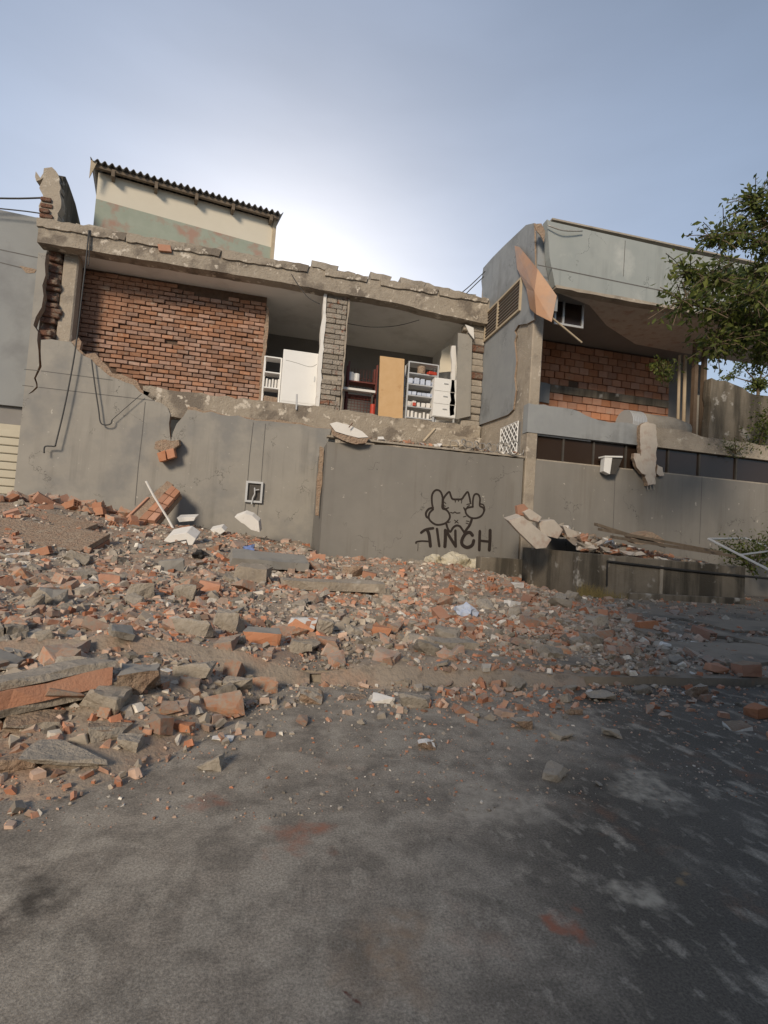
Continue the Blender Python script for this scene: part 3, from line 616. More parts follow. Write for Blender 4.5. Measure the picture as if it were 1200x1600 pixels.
for i, (s_, w) in enumerate(strokes):
    pts = catmull([Z7((p[0], p[1])) + Vector((0, -.00025 * i, 0)) for p in s_], 6)
    mb = MB(); wd = w * 1.2 / 7.5 * 14 / 800
    ribbon(mb, pts, wd, (0, -1, 0))
    for e in (pts[0], pts[-1]):
        mb.add([e + Vector((math.cos(t * math.pi / 4) * wd / 2, -.0001, math.sin(t * math.pi / 4) * wd / 2)) for t in range(8)], [tuple(range(8))])
    mb.build('graffiti_stroke', M['paint'], fwb)
# stone strip standing in the gap beside the wall, and the torn plaster over it
st = MB().prism(rough(px([(500, 697), (506, 700), (504, 745), (500, 775), (498, 806), (493, 805), (495, 760), (498, 725)], 14.2), .2, .02, True, 3), (0, .16, 0)).build('stone_strip', M['torn'])
tag(st, 'narrow pale stone strip wedged upright in the gap beside the graffiti wall', 'stone strip')

# ------------------------------------------------------------------ neighbour on the far left
nb = thing('neighbour_building', 'grey rendered neighbouring building at the far left with a beige shutter', 'building', (-12, 17.6, 0))
zr = P(30, 331, 17.6).z
z1, z2 = P(20, 662, 17.6).z, P(20, 634, 17.6).z
MB().prism([(-24, 17.6, z2), (-24, 17.6, zr + .6), (XL - .04, 17.6, zr - .1), (XL - .04, 17.6, z2)], (0, 5, 0)).build('wall', M['neigh'], nb)
nw_ = MB().box(-24, XL - .04, 17.75, 22, z1, z2 - .01).build('window_band', M['interior'], nb)
for i in range(9):
    MB().box(-24 + i * 2 + 1.0, -24 + i * 2 + 1.06, 17.66, 17.74, z1, z2 - .01).build('mullion', M['steel'], nw_)
ns_ = MB().box(-24, XL - .05, 17.7, 22, -.1, z1 - .012).build('shutter', M['beige'], nb)
z = 0.2; k = 0
while z < z1 - .2:
    MB().box(-12, XL - .06, 17.64, 17.69, z, z + .225, 0).build('slat', M['beige'], ns_, bevel=.02); z += .25
for pts in ([(0, 390), (66, 404)], [(0, 410), (56, 424)]):
    ribbon(MB(), px(pts, 17.596), .03, (0, -1, 0)).build('joint', M['groove'], nb)
MB().prism(rough(px([(30, 415), (44, 418), (57, 421), (54, 426), (40, 426)], 17.59), .1, .02, True, 3), (0, .008, 0)).build('broken_patch', M['torn'], nb)

# ------------------------------------------------------------------ rooftop shed (turned a little)
A_, B_ = P(146, 350, 18.2), P(421, 415, 19.55)
rz = math.atan2(B_.y - A_.y, B_.x - A_.x)
shed = thing('rooftop_shed', 'cream and green rooftop shed with corrugated roof on the ruined building', 'shed', (A_.x, A_.y, 9.86), rz=rz)
Ls = (Vector((B_.x, B_.y)) - Vector((A_.x, A_.y))).length
zh = P(148, 268, 18.2).z - 9.86; zhR = P(427, 345, 19.55).z - 9.86; zg = P(148, 310, 18.2).z - 9.86; zgR = P(421, 386, 19.55).z - 9.86
def loc(mb, name, m, smooth=False, bevel=0): return mb.build(name, m, shed, smooth, bevel, local=True)
loc(MB().prism([(0, 0, zg), (0, 0, zh), (Ls, 0, zhR), (Ls, 0, zgR)], (0, 3, 0)), 'upper_wall', M['cream'])
loc(MB().prism([(0, -.004, 0), (0, -.004, zg - .002), (Ls, -.004, zgR - .002), (Ls, -.004, 0)], (0, 3, 0)), 'lower_wall', M['green'])
loc(MB().prism([(Ls, -.12, 0), (Ls, -.12, zhR + .05), (Ls + .12, -.12, zhR + .05), (Ls + .12, -.12, 0)], (0, 3, 0)), 'corner_post', M['timber_pale'])
mb = MB(); nw = 30; per = (Ls + .5) / nw; seg = 8; rw = []
for i in range(nw * seg + 1):
    x = -.22 + per * i / seg; z = zh + (zhR - zh) * x / Ls + .11 + .055 * math.cos(2 * math.pi * i / seg); rw.append((x, z))
yy = [-.42, 3.4]
for y in yy:
    for t in (0, .02): mb.v += [(x, y + (.04 * nz(x * 2, 3) if y < 0 else 0), z + t + (y + .42) * .05) for x, z in rw]
n = len(rw)
for i in range(n - 1):
    for q in ((i, i + 1, 2 * n + i + 1, 2 * n + i), (n + i, 3 * n + i, 3 * n + i + 1, n + i + 1), (i, n + i, n + i + 1, i + 1), (2 * n + i, 2 * n + i + 1, 3 * n + i + 1, 3 * n + i)):
        mb.f.append(q); mb.m.append(0)
loc(mb, 'corrugated_sheet', M['asbestos'], smooth=False)
mb = MB()
for x in (.45, 1.75, 3.05, 4.3, Ls - .12):
    zc = zh + (zhR - zh) * x / Ls
    loc(MB().box(x - .05, x + .05, -.34, .02, zc - .2, zc + .03), 'rafter_end', M['timber'])
loc(MB().prism([(-.15, -.3, zh - .04), (-.15, -.3, zh + .055), (Ls + .15, -.3, zhR + .055), (Ls + .15, -.3, zhR - .04)], (0, .12, 0)), 'purlin', M['timber'])
loc(MB().prism([(-.2, -.38, zh - .5), (-.2, -.38, zh + .1), (-.02, -.38, zh + .1), (-.02, -.1, zh - .55)][:3], (0, .05, 0)), 'gable_board', M['timber_pale'])

# ------------------------------------------------------------------ right wing
XW = 6.95
wg = thing('right_wing', 'grey right wing with smashed upper floor, red block wall inside and dark window strip', 'building', (10.5, YF, 0))
YW = YF
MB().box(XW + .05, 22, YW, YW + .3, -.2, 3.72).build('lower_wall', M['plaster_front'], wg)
for x in (961, 1097):
    ribbon(MB(), [P(x, 745, YW - .003), P(x - 4, 850, YW - .003)], .02, (0, -1, 0)).build('joint', M['groove'], wg)
MB().box(XW + .36, 22, YW + .02, YW + .1, 3.715, 3.76).build('window_sill', M['concrete_grey'], wg)
# window strip
xs = [P(x, 720, YW).x for x in (832, 882, 930, 981, 1048, 1097, 1155, 1215)]
for a, c in zip(xs[:-1], xs[1:]):
    wp_ = MB().box(a + .03, c - .03, YW + .14, YW + .16, 3.77, 4.5).build('window', M['glass'], wg)
    MB().box(a - .025, a + .025, YW + .09, YW + .17, 3.765, 4.5).build('mullion', M['darksteel'], wp_)
MB().box(xs[0] + .03, xs[0] + 1.9, YW + .06, YW + .10, 4.46, 4.5).build('window_head', M['steel'], wg)
MB().box(XW + .05, 22, YW + .5, YW + .6, 3.6, 4.6).build('room_backing', M['interior'], wg)
# band above it: plastered to x~1000, bare concrete further right
bt = rough(px([(826, 630), (850, 632), (880, 637), (905, 643), (925, 653), (945, 658), (965, 660), (1002, 664)], YW - .03), .2, .03, False, 4)
bx = P(1002, 690, YW).x
MB().prism(bt + [Vector((bx, YW - .03, 4.5)), Vector((bt[0].x, YW - .03, 4.5))], (0, .3, 0)).build('band', M['plaster_blue'], wg)
MB().prism(rough([(bx + .01, YW, 4.52), (bx + .01, YW, 5.08), (bx + 1.2, YW, 5.14), (bx + 2.4, YW, 5.0), (22, YW, 5.0), (22, YW, 4.5)], .25, .045, True, 6, skip=(4, 5)), (0, .35, 0)).build('concrete_band', M['concrete'], wg)
MB().box(XW + .3, 16, YW + .35, 19.5, 4.7, 5.05).build('floor_slab', M['concrete_grey'], wg)
# torn column fragment hanging over the window strip
for q, yy_, th_, sd in (([(1001, 664), (1012, 659), (1025, 664), (1027, 690), (1025, 722), (1024, 757), (1012, 759), (1008, 742), (1003, 736), (1001, 715), (1000, 690)], YW - .17, .16, 2), ([(991, 708), (1000, 709), (1004, 724), (1010, 742), (1003, 740), (994, 728), (990, 716)], YW - .22, .12, 3), ([(1027, 726), (1035, 730), (1038, 743), (1031, 744), (1026, 740)], YW - .12, .1, 4)):
    MB().prism(rough(px(q, yy_), .09, .022, True, sd), (0, th_, 0), 0, 1).build('hanging_plaster', [M['pale'], M['torn']], wg)
for x in (1011, 1016, 1021): MB().tube(px([(x, 755), (x + 1, 765)], YW - .12), .012, 5).build('reinforcing_bar', M['galv'], wg)
# corner column and side wall
MB().box(XW, XW + .34, YW - .01, YW + .36, 0, 8.2).build('corner_column', M['concrete'], wg, bevel=.03)
SW = lambda pts, dx=0: [S(x, y, XW + dx) for x, y in pts]
MB().prism([(XW + .02, 13.97, 3.6), (XW + .02, 13.97, 10.7), (XW + .02, 15.2, 11.1), (XW + .02, 17.9, 11.2), (XW + .02, 17.9, 3.6)], (.22, 0, 0)).build('side_wall', M['concrete'], wg)
sk = SW([(806, 534), (809, 524), (806, 518), (812, 508), (826, 506), (837, 500), (839, 440), (837, 349), (824, 352), (806, 369), (790, 384), (772, 402), (757, 419), (754, 440), (757, 470), (750, 520), (748, 560), (745, 620), (739, 668), (760, 661), (780, 654), (796, 648), (804, 640), (808, 610), (806, 590), (809, 565)])
sk = rough(sk, .3, 0, True, 3)
MB().prism(sk, (-.05, 0, 0), 0, 1).build('side_plaster', [M['plaster_blue'], M['torn']], wg)
vent = [S(x, y, XW - .055) for x, y in ((759, 528), (812, 492), (814, 450), (760, 490))]
ya, yb, za, zb = vent[1].y, vent[0].y, 8.5, 9.42
vo_ = MB().box(XW - .066, XW - .058, ya, yb, za, zb).build('vent', M['interior'], wg)
vf = []
for (y0, y1, z0, z1) in ((ya - .06, yb + .06, za - .07, za), (ya - .06, yb + .06, zb, zb + .07), (ya - .06, ya, za, zb), (yb, yb + .06, za, zb), ((ya + yb) / 2 + .25, (ya + yb) / 2 + .33, za, zb)):
    MB().box(XW - .12, XW - .05, y0, y1, z0, z1).build('frame', M['timber_pale'], vo_)
for i in range(8):
    z = za + .07 + i * .11
    MB().box(XW - .10, XW - .07, ya + .02, yb - .02, z, z + .03).build('slat', M['ventslat'], vo_)
# crossed lattice of the small ground floor window in the side wall
la, lb = S(800, 655, XW - .1), S(772, 690, XW - .1)
y0, y1, z0, z1 = 14.0, 15.2, 3.95, 4.9
lat = thing('lattice_grille', 'small white diamond lattice grille above the graffiti wall corner', 'grille', (XW - .1, (y0 + y1) / 2, z0))
MB().box(XW - .006, XW + .015, y0, y1, z0, z1).build('backing', M['interior'], lat)
def lbar(mb, p, q): mb.tube([(XW - .1, p[0], p[1]), (XW - .1, q[0], q[1])], .018, 4)
for i in range(-4, 6):
    for sgn in (1, -1):
        mb = MB(); s_ = i * .24
        pts = []
        for t in np.linspace(0, 1, 30):
            y = y0 + s_ + t * (z1 - z0) if sgn > 0 else y1 - s_ - t * (z1 - z0)
            if y0 <= y <= y1: pts.append((y, z0 + t * (z1 - z0)))
        if len(pts) > 3: lbar(mb, pts[0], pts[-1]); mb.build('bar', M['white'], lat)
for p, q in (((y0, z0), (y1, z0)), ((y0, z1), (y1, z1)), ((y0, z0), (y0, z1)), ((y1, z0), (y1, z1))):
    mb = MB(); lbar(mb, p, q); mb.build('bar', M['white'], lat)
# roof box with deep fascia
YFA = 13.3
fp = [Vector((XW + .1, YFA, 10.72)), Vector((7.2, YFA, 10.68))] + [Vector((x, YFA, 10.62)) for x in (12, 22)] + [Vector((22, YFA, 8.8)), Vector((7.42, YFA, 8.8)), Vector((7.2, YFA, 9.6))]
MB().prism(fp, (0, .25, 0)).build('fascia', M['fascia'], wg)
ribbon(MB(), [P(840, 414, YFA - .003), Vector((P(1052, 458, YFA).x, YFA - .003, P(1052, 458, YFA).z)), Vector((22, YFA - .003, 9.45))], .035, (0, -1, 0)).build('joint', M['groove'], wg)
ribbon(MB(), [P(977, 376, YFA - .003), P(974, 432, YFA - .003)], .02, (0, -1, 0)).build('joint', M['groove'], wg)
MB().box(XW + .02, 7.7, 13.6, 13.95, 8.21, 10.62).build('corner_infill', M['plaster_blue'], wg)
MB().box(XW + .25, 22, 13.27, 13.56, 10.73, 10.78).build('coping', M['concrete_grey'], wg)
MB().prism(rough([(7.44, 13.28, 8.74), (22, 13.28, 8.74), (22, 13.28, 8.83), (7.44, 13.28, 8.83)], .4, .015, True, 2, skip=(1, 3)), (0, .3, 0)).build('fascia_lip', M['concrete'], wg)
XCE = P(1108, 575, 16.4).x
MB().box(XW + .25, XCE, 13.56, 20, 8.85, 9.05).build('ceiling', M['interior'], wg)
MB().box(XCE + .002, 22, 13.56, 16.2, 8.85, 9.05).build('ceiling', M['interior'], wg)
MB().box(XW + .25, XCE, 13.56, 20, 10.3, 10.6).build('roof', M['concrete_grey'], wg)
MB().box(XCE + .002, 22, 13.56, 16.2, 10.3, 10.6).build('roof', M['concrete_grey'], wg)
so_ = [Vector((p.x, p.y, 0)) for p in (G(868, 450, 8.8), G(950, 473, 8.8), G(1005, 510, 8.8), G(1060, 545, 8.8), G(1103, 563, 8.8), G(1150, 560, 8.8))]
so_ = [Vector((7.5, 13.57, 8.84)), Vector((9.0, 14.0, 8.84)), Vector((10.4, 15.1, 8.84)), Vector((12.3, 16.1, 8.84)), Vector((14.2, 16.18, 8.84)), Vector((17, 16.15, 8.84)), Vector((21, 16.1, 8.84)), Vector((21, 13.57, 8.84))]
MB().prism(rough(so_, .4, .0, True), (0, 0, -.05)).build('soffit_panel', M['pale'], wg)  # broken pale soffit; its slanted edge puts the ceiling's light-shade boundary into colour
MB().prism(px([(834, 350), (846, 349), (852, 362), (850, 378), (845, 368), (838, 360)], YFA - .03), (0, .025, 0)).build('torn_paint', M['torn'], wg)
# red block wall inside
RY = 17.0
rx0, rx1 = XW + .3, P(1046, 600, RY).x
MB().box(rx0, rx1, RY + .06, RY + .25, 5.0, 8.86).build('block_wall_core', M['mortar'], wg)
RW, RH = .40, .265; z = 5.06; r = 0
while z + RH < 8.86:
    if 6.75 < z < 7.1:
        MB().box(rx0, rx1, RY - .02, RY + .059, z, z + .28).build('tie_beam', M['concrete_dark'], wg); z += .29; continue
    x = rx0 - (RW / 2 if r % 2 else 0)
    while x < rx1:
        a, c = max(x, rx0), min(x + RW, rx1)
        if c - a > .07 and RND.random() > .012:
            y = RY + RND.uniform(-.025, .025)
            o = MB().box(a + .011, c - .011, y, y + .1, z, z + RH - .022).build('block', M['block'], wg, bevel=.012)
        x += RW
    z += RH; r += 1
MB().box(rx1 + .02, rx1 + 1.75, RY + .1, RY + .3, 5, 8.86).build('dark_panel', M['interior'], wg)
MB().prism(px([(838, 595), (860, 600), (858, 630), (837, 626)], 16.9), (0, .05, 0)).build('grey_panel', M['plaster_blue'], wg)
for x, r in ((1062, .05), (1071, .06)):
    MB().tube([P(x, 555, 15.6), P(x - 3, 668, 15.6)], r, 8).build('pipe', M['timber_pale'], wg)
for x, w in ((1086, .07), (1100, .06)):
    a = P(x, 600, 15.0); MB().box(a.x - w, a.x + w, 14.95, 15.1, 5.0, 8.82).build('post', M['ventslat'], wg)
MB().box(P(1080, 640, 15.2).x, P(1106, 640, 15.2).x, 15.15, 15.22, 5, 6.9).build('door_leaf', M['plaster'], wg)
# grey wall and planter box right of the smashed bay
a = P(1110, 640, 14.6)
MB().prism(rough([(a.x, 14.6, 5.0), (a.x, 14.6, 7.35), (a.x + .9, 14.6, 7.25), (a.x + 1.8, 14.6, 7.0), (22, 14.6, 6.9), (22, 14.6, 5.0)], .3, .05, True, 4, skip=(4, 5)), (0, .3, 0)).build('terrace_wall', M['concrete_dark'], wg)
# bent brown sheet peeling off the corner
cs = thing('peeling_sheet', 'bent brown metal sheet peeling off the corner of the right wing', 'metal sheet', P(845, 500, 13.2))
q = [S(804, 384, XW - .12), S(812, 386, XW - .14), P(840, 420, 13.15), P(870, 462, 12.75), P(862, 503, 12.8), P(838, 491, 13.1), S(828, 482, XW - .14), S(822, 450, XW - .12), S(808, 420, XW - .12)]
mb = MB(); c = [P(835, 455, 13.12)]
n = len(q); th = Vector((.02, .03, 0))
mb.add(q + c, [(i, (i + 1) % n, n) for i in range(n)])
mb.add([v + th for v in q + c], [((i + 1) % n, i, n) for i in range(n)])
mb.add(q + [v + th for v in q], [(i, n + i, n + (i + 1) % n, (i + 1) % n) for i in range(n)])
mb.build('sheet', M['copper'], cs)
MB().tube([P(862, 496, 12.9), P(909, 535, 13.0)], .03, 5).build('loose_batten', M['timber_pale'], cs)
# cabinet window hanging inside the bay
iw = thing('hanging_window_frame', 'small steel window frame hanging below the wing ceiling behind the brown sheet', 'window frame', P(890, 508, 14.2))
a, c = P(866, 505, 14.2), P(911, 472, 14.2)
MB().box(a.x, c.x, 14.22, 14.24, a.z, c.z).build('pane', M['glass'], iw)
for x in (a.x, (a.x * .7 + c.x * .3), c.x): MB().box(x - .03, x + .03, 14.16, 14.21, a.z - .03, c.z + .03).build('frame', M['steel'], iw)
for z in (a.z, c.z): MB().box(a.x + .031, c.x - .031, 14.165, 14.21, z - .03, z + .03).build('frame', M['steel'], iw)
# ventilation duct
dt = thing('ventilation_duct', 'large ribbed round ventilation duct lying on the wing floor', 'duct', P(1015, 672, 14.6))
a, c = P(978, 652, 14.7), P(1066, 668, 14.7); rr = .42
pts = [a + (c - a) * t for t in np.linspace(0, .75, 8)] + [a + (c - a) * .88 + Vector((0, 0, -.03)), c + Vector((0, 0, -.14))]
MB().tube([Vector((p.x, p.y, 5.42)) if i < 8 else Vector((p.x, p.y, 5.42 - .06 * (i - 7))) for i, p in enumerate(pts)], rr, 20).build('duct_body', M['concrete_grey'], dt, smooth=True)
for i in range(9):
    x = a.x - .05 + i * .06
    MB().tube([(x - .022, a.y, 5.42), (x + .022, a.y, 5.42)], rr + .035, 20).build('rib', M['steel'], dt)
# white flood lamp box at the window strip
lp = thing('hanging_lamp_box', 'tilted white box lamp hanging out of the dark window strip', 'lamp', P(958, 740, 13.5))
MB().prism(px([(945, 714), (957, 713), (953, 741), (943, 736)], 13.3), (.05, .25, 0)).build('housing', M['white'], lp)
MB().prism(px([(958, 713), (973, 715), (962, 741), (954, 741)], 13.33), (0, .25, 0)).build('lens', M['darksteel'], lp)
MB().prism(px([(945, 712), (973, 712.5), (973, 715), (945, 714)], 13.28), (0, .3, 0)).build('hood', M['white'], lp)

# ------------------------------------------------------------------ furniture in the open upper rooms
FZ = 5.34
def shelf_unit(name, label, x0, x1, y, d, h, levels, m, lean=0, rz=0):
    t = thing(name, label, 'shelf', ((x0 + x1) / 2, y, FZ), rz=rz)
    w = (x1 - x0) / 2
    for sx in (-w, w):
        for sy in (0, d):
            MB().box(sx - .025, sx + .025, sy - .025, sy + .025, 0, h).build('upright', m, t, local=True)
    for k in range(levels):
        z = .12 + (h - .15) * k / (levels - 1)
        MB().box(-w + .01, w - .01, -.02, d + .02, z, z + .04).build('shelf_board', m, t, local=True)
    return t
def goods(label, cat, name, m, spots, size, group=None, shape='box'):
    for x, y, z in spots:
        mb = MB(); s = [q * RND.uniform(.85, 1.15) for q in size]
        if shape == 'box': mb.box(-s[0] / 2, s[0] / 2, -s[1] / 2, s[1] / 2, 0, s[2])
        else: mb.tube([(0, 0, 0), (0, 0, s[2] * .75), (0, 0, s[2] * .76), (0, 0, s[2])], s[0] / 2, 10); 
        o = mb.build(name, m, bevel=.012, local=True); o.location = (x, y, z); o.rotation_euler.z = RND.uniform(-.3, .3)
        tag(o, label, cat, group)
a, c = P(411, 600, 17.9).x, P(437, 600, 17.9).x
s1 = shelf_unit('storage_shelf', 'narrow white open shelf beside the white wardrobe', a, c, 17.85, .45, 1.75, 4, M['white'])
goods('small white bottle on the narrow shelf beside the wardrobe', 'bottle', 'bottle', M['board'], [(a + .12 + .1 * i, 17.9, FZ + .12 + 1.6 / 3 + .04) for i in range(5)], (.085, .085, .3), 'bottles on the narrow white shelf', 'cyl')
goods('brown carton on the lowest level of the narrow white shelf', 'carton', 'carton', M['torn'], [((a + c) / 2, 18.0, FZ + .16)], (.4, .3, .25))
a, c = P(439, 600, 17.75).x, P(497, 600, 17.75).x
wr = thing('wardrobe', 'tall white metal wardrobe leaning beside the masonry pier', 'wardrobe', ((a + c) / 2, 17.6, FZ))
w = (c - a) / 2
mb = MB(); mb.box(-w, w, 0, .55, .14, 2.0); mb.build('body', M['white'], wr, bevel=.015, local=True)
wdoor = MB().box(-w + .05, w - .05, -.012, -.002, .22, 1.96).build('door', M['white'], wr, local=True)
MB().box(w - .16, w - .13, -.04, -.013, 1.0, 1.18).build('handle', M['steel'], wdoor, local=True)
for sx in (-1, 1):
    for y in (.04, .5): MB().prism([(sx * w, y, 0), (sx * (w - .04), y, 0), (sx * (w - .12), y, .14), (sx * w, y, .14)], (0, .03, 0)).build('leg', M['white'], wr, local=True)
ribbon(MB(), catmull([(-w + .1, -.014, 1.62), (-.2, -.014, 1.58), (.3, -.014, 1.5), (w - .1, -.014, 1.62)]), .012, (0, -1, 0)).build('scratch', M['groove'], wdoor, local=True)
pc = MB().tube([P(464, 616, 17.0), P(463, 640, 17.0)], .03, 6).build('pipe_stub', M['steel']); tag(pc, 'short metal pipe stub in front of the white wardrobe', 'pipe')
# dark red rack
a, c = P(543, 600, 17.9).x, P(587, 600, 17.9).x
rk = thing('wire_rack', 'dark red metal wire rack between the pier and the orange board', 'rack', ((a + c) / 2, 17.8, FZ))
w = (c - a) / 2
for sx in (-w, w):
    for y in (0, .5): MB().box(sx - .03, sx + .03, y - .03, y + .03, 0, 1.95).build('upright', M['redmetal'], rk, local=True)
for z in (.08, .75, 1.25): MB().box(-w, w, .0, .5, z, z + .04).build('shelf_board', M['redmetal'], rk, local=True)
for i in range(9):
    x = -w + .05 + i * (2 * w - .1) / 8
    MB().tube([(x, -.02, .1), (x, -.02, .72)], .007, 4).build('wire', M['redmetal'], rk, local=True)
    MB().tube([(x, .52, 1.0), (x, .52, 1.9)], .007, 4).build('wire', M['redmetal'], rk, local=True)
for i in range(6):
    z = .16 + i * .1; MB().tube([(-w, -.02, z), (w, -.02, z)], .007, 4).build('wire', M['redmetal'], rk, local=True)
    MB().tube([(-w, .52, z + .9), (w, .52, z + .9)], .007, 4).build('wire', M['redmetal'], rk, local=True)
tb = thing('work_table', 'low white worktop in front of the dark red rack', 'table', (P(565, 610, 17.5).x, 17.5, FZ))
x0, x1 = P(527, 605, 17.5).x - P(565, 610, 17.5).x, P(587, 605, 17.5).x - P(565, 610, 17.5).x
MB().box(x0, x1, 0, .25, .86, .94).build('table_top', M['board'], tb, local=True)
for x in (x0 + .08, x1 - .08): MB().box(x - .03, x + .03, .1, .16, 0, .86).build('leg', M['darksteel'], tb, local=True)
goods('white bucket on the upper level of the dark red rack', 'bucket', 'bucket', M['white'], [(P(548, 590, 17.95).x, 17.95, FZ + 1.29), (P(557, 590, 17.95).x, 18.0, FZ + 1.29)], (.24, .24, .28), 'white buckets on the rack', 'cyl')
goods('red canister on the floor right of the dark red rack', 'canister', 'canister', M['red'], [(P(583, 635, 17.4).x, 17.45, FZ)], (.2, .2, .5), None, 'cyl')
bd = MB().prism(px([(594, 556), (632, 561), (629, 655), (591, 650)], 17.35), (0, .06, .0)).build('plywood_board', M['plywood']); tag(bd, 'upright orange plywood board between rack and grey shelf', 'board')
a, c = P(636, 600, 17.6).x, P(682, 600, 17.6).x
s2 = shelf_unit('steel_shelf', 'grey steel shelf crowded with boxes and bottles', a, c, 17.5, .5, 2.15, 6, M['steel'])
lv = [FZ + .16 + 2.0 * k / 5 for k in range(6)]
for k, (m, nm, lab, sz, n) in enumerate([('board', 'bottle', 'small white bottle on the lowest level of the steel shelf', (.10, .10, .22), 7), ('board', 'box', 'small pale box on the second level of the steel shelf', (.13, .14, .18), 6), ('blue', 'paper_bundle', 'pale blue paper bundle on the third level of the steel shelf', (.15, .2, .13), 6), ('blue', 'paper_bundle', 'pale blue paper bundle on the fourth level of the steel shelf', (.16, .2, .2), 5)]):
    goods(lab, nm.replace('_', ' '), nm, M[m], [(a + .1 + (c - a - .2) * i / (n - 1), 17.56 + .04 * RND.random(), lv[k]) for i in range(n)], sz, 'goods on the steel shelf, level %d' % (k + 1), 'cyl' if nm == 'bottle' else 'box')
goods('small red box on the second level of the steel shelf', 'box', 'red_box', M['red'], [(a + .28, 17.48, lv[1])], (.12, .1, .13))
goods('red bag on the fifth level of the steel shelf', 'bag', 'bag', M['red'], [(c - .22, 17.55, lv[4])], (.32, .25, .14))
goods('round pale bundle on the fifth level of the steel shelf', 'bundle', 'bundle', M['torn'], [(a + .5, 17.6, lv[4])], (.3, .25, .28), None, 'cyl')
a, c = P(677, 610, 17.4).x, P(713, 610, 17.4).x
fc = thing('drawer_cabinet', 'pale drawer cabinet standing right of the steel shelf', 'cabinet', ((a + c) / 2, 17.3, FZ + .02)); w = (c - a) / 2
MB().box(-w, w, .02, .5, .22, 1.62).build('body', M['board'], fc, local=True)
for k in range(3): MB().box(-w + .01, w - .01, 0, .018, .24 + k * .46, .24 + k * .46 + .445).build('drawer', M['white'], fc, local=True); MB().box(-.08, .08, -.03, -.001, .5 + k * .46, .53 + k * .46).build('handle', M['steel'], fc.children[-1] if False else [c_ for c_ in fc.children if c_.name.startswith('drawer')][-1], local=True)
for sx in (-w + .05, w - .05): MB().box(sx - .03, sx + .03, .05, .1, -.04, .22).build('leg', M['steel'], fc, local=True)
MB().prism(rough(px([(690, 548), (705, 538), (708, 580), (686, 582)], 18.6), .2, .02, True), (0, .04, 0)).build('curtain', M['cream'], ruin)

# ------------------------------------------------------------------ debris on the ledges
def hull(r, sx, sy, sz, n=12, sq=.75):
    bm = bmesh.new()
    for i in range(n):
        v = Vector([r.choice((-1, 1)) * (sq + (1 - sq) * r.random()) if r.random() < .8 else r.uniform(-1, 1) for _ in range(3)])
        bm.verts.new((v.x * sx / 2, v.y * sy / 2, v.z * sz / 2))
    res = bmesh.ops.convex_hull(bm, input=bm.verts)
    bmesh.ops.delete(bm, geom=[v for v in bm.verts if not v.link_faces], context='VERTS')
    bmesh.ops.dissolve_limit(bm, angle_limit=.12, verts=bm.verts, edges=bm.edges)
    return bm
def chunk(name, r, s, m, n=14, sq=.7, m2=None, bev=0.0, rg=0.0):
    bm = hull(r, *s, n=n, sq=sq)
    if bev:
        bmesh.ops.bevel(bm, geom=bm.edges[:], offset=bev, segments=1, affect='EDGES', clamp_overlap=True)
    if rg:
        bmesh.ops.triangulate(bm, faces=bm.faces[:])
        L0 = max(s)
        for _ in range(2):
            lg_ = [e for e in bm.edges if e.calc_length() > L0 * (.30 if _ == 0 else .24)]
            if lg_: bmesh.ops.subdivide_edges(bm, edges=lg_, cuts=1, use_grid_fill=True)
        bmesh.ops.triangulate(bm, faces=bm.faces[:])
        o3 = Vector((r.random() * 50, r.random() * 50, 0))
        for v in bm.verts:
            u = v.co / L0
            v.co += Vector((nz(*(u * 4 + o3)), nz(*(u * 4 + o3 + Vector((9, 0, 0)))), nz(*(u * 4 + o3 + Vector((0, 9, 0))))))* (L0 * rg) + v.co.normalized() * (L0 * rg * .8 * nz(*(u * 9 + o3)))
    me = bpy.data.meshes.new(name); bmesh.ops.recalc_face_normals(bm, faces=bm.faces); bm.to_mesh(me); bm.free()
    me.materials.append(m)
    if m2:
        me.materials.append(m2)
        for p in me.polygons:
            if p.normal.z > .75: p.material_index = 1
    return me

# slab with white top hanging over the left end of the front wall
hs = thing('overhanging_slab', 'broken slab with white top tipping over the left end of the graffiti wall', 'slab', P(545, 680, 13.5))
MB().prism(px([(515, 662), (526, 659), (548, 665), (566, 674), (576, 683), (560, 684), (540, 679), (524, 674)], 13.4), (.1, .9, .12)).build('top_skin', M['board'], hs)
MB().prism(rough(px([(515, 663), (524, 675), (540, 680), (560, 685), (577, 684), (572, 692), (556, 694), (536, 688), (520, 680)], 13.37), .15, .02, True), (.1, .8, .1)).build('slab_body', M['torn'], hs)
MB().tube([P(545, 668, 13.3), P(551, 661, 13.3)], .015, 5).build('reinforcing_bar', M['broken_brick'], hs)
# coils of razor wire on the wall
rw_ = thing('razor_wire', 'tangled coil of razor wire on the graffiti wall', 'razor wire', P(745, 705, 13.6))
pts = []
for i in range(520):
    t = i / 519; ang = t * 2 * math.pi * 10; rr = .13 + .13 * sstep(.45, 1, t) + .04 * math.sin(i * .13)
    pts.append((4.75 + t * 1.95 + rr * math.cos(ang), 13.66 + .16 * math.sin(ang * .5) + .05 * math.sin(i * .05), 3.93 + .06 * t + rr * math.sin(ang) * .8))
MB().tube(pts, .017, 4).build('wire_coil', M['galv'], rw_)
mb = MB()
for p in pts[::5]:
    p = Vector(p); d = Vector((RND.uniform(-1, 1), RND.uniform(-1, 1), RND.uniform(-1, 1))).normalized() * .05; e = d.orthogonal().normalized() * .02
    mb.add([p - d, p + e, p + d, p - e], [(0, 1, 2, 3)])
o = mb.build('barbs', M['galv'], rw_); o['kind'] = 'stuff'

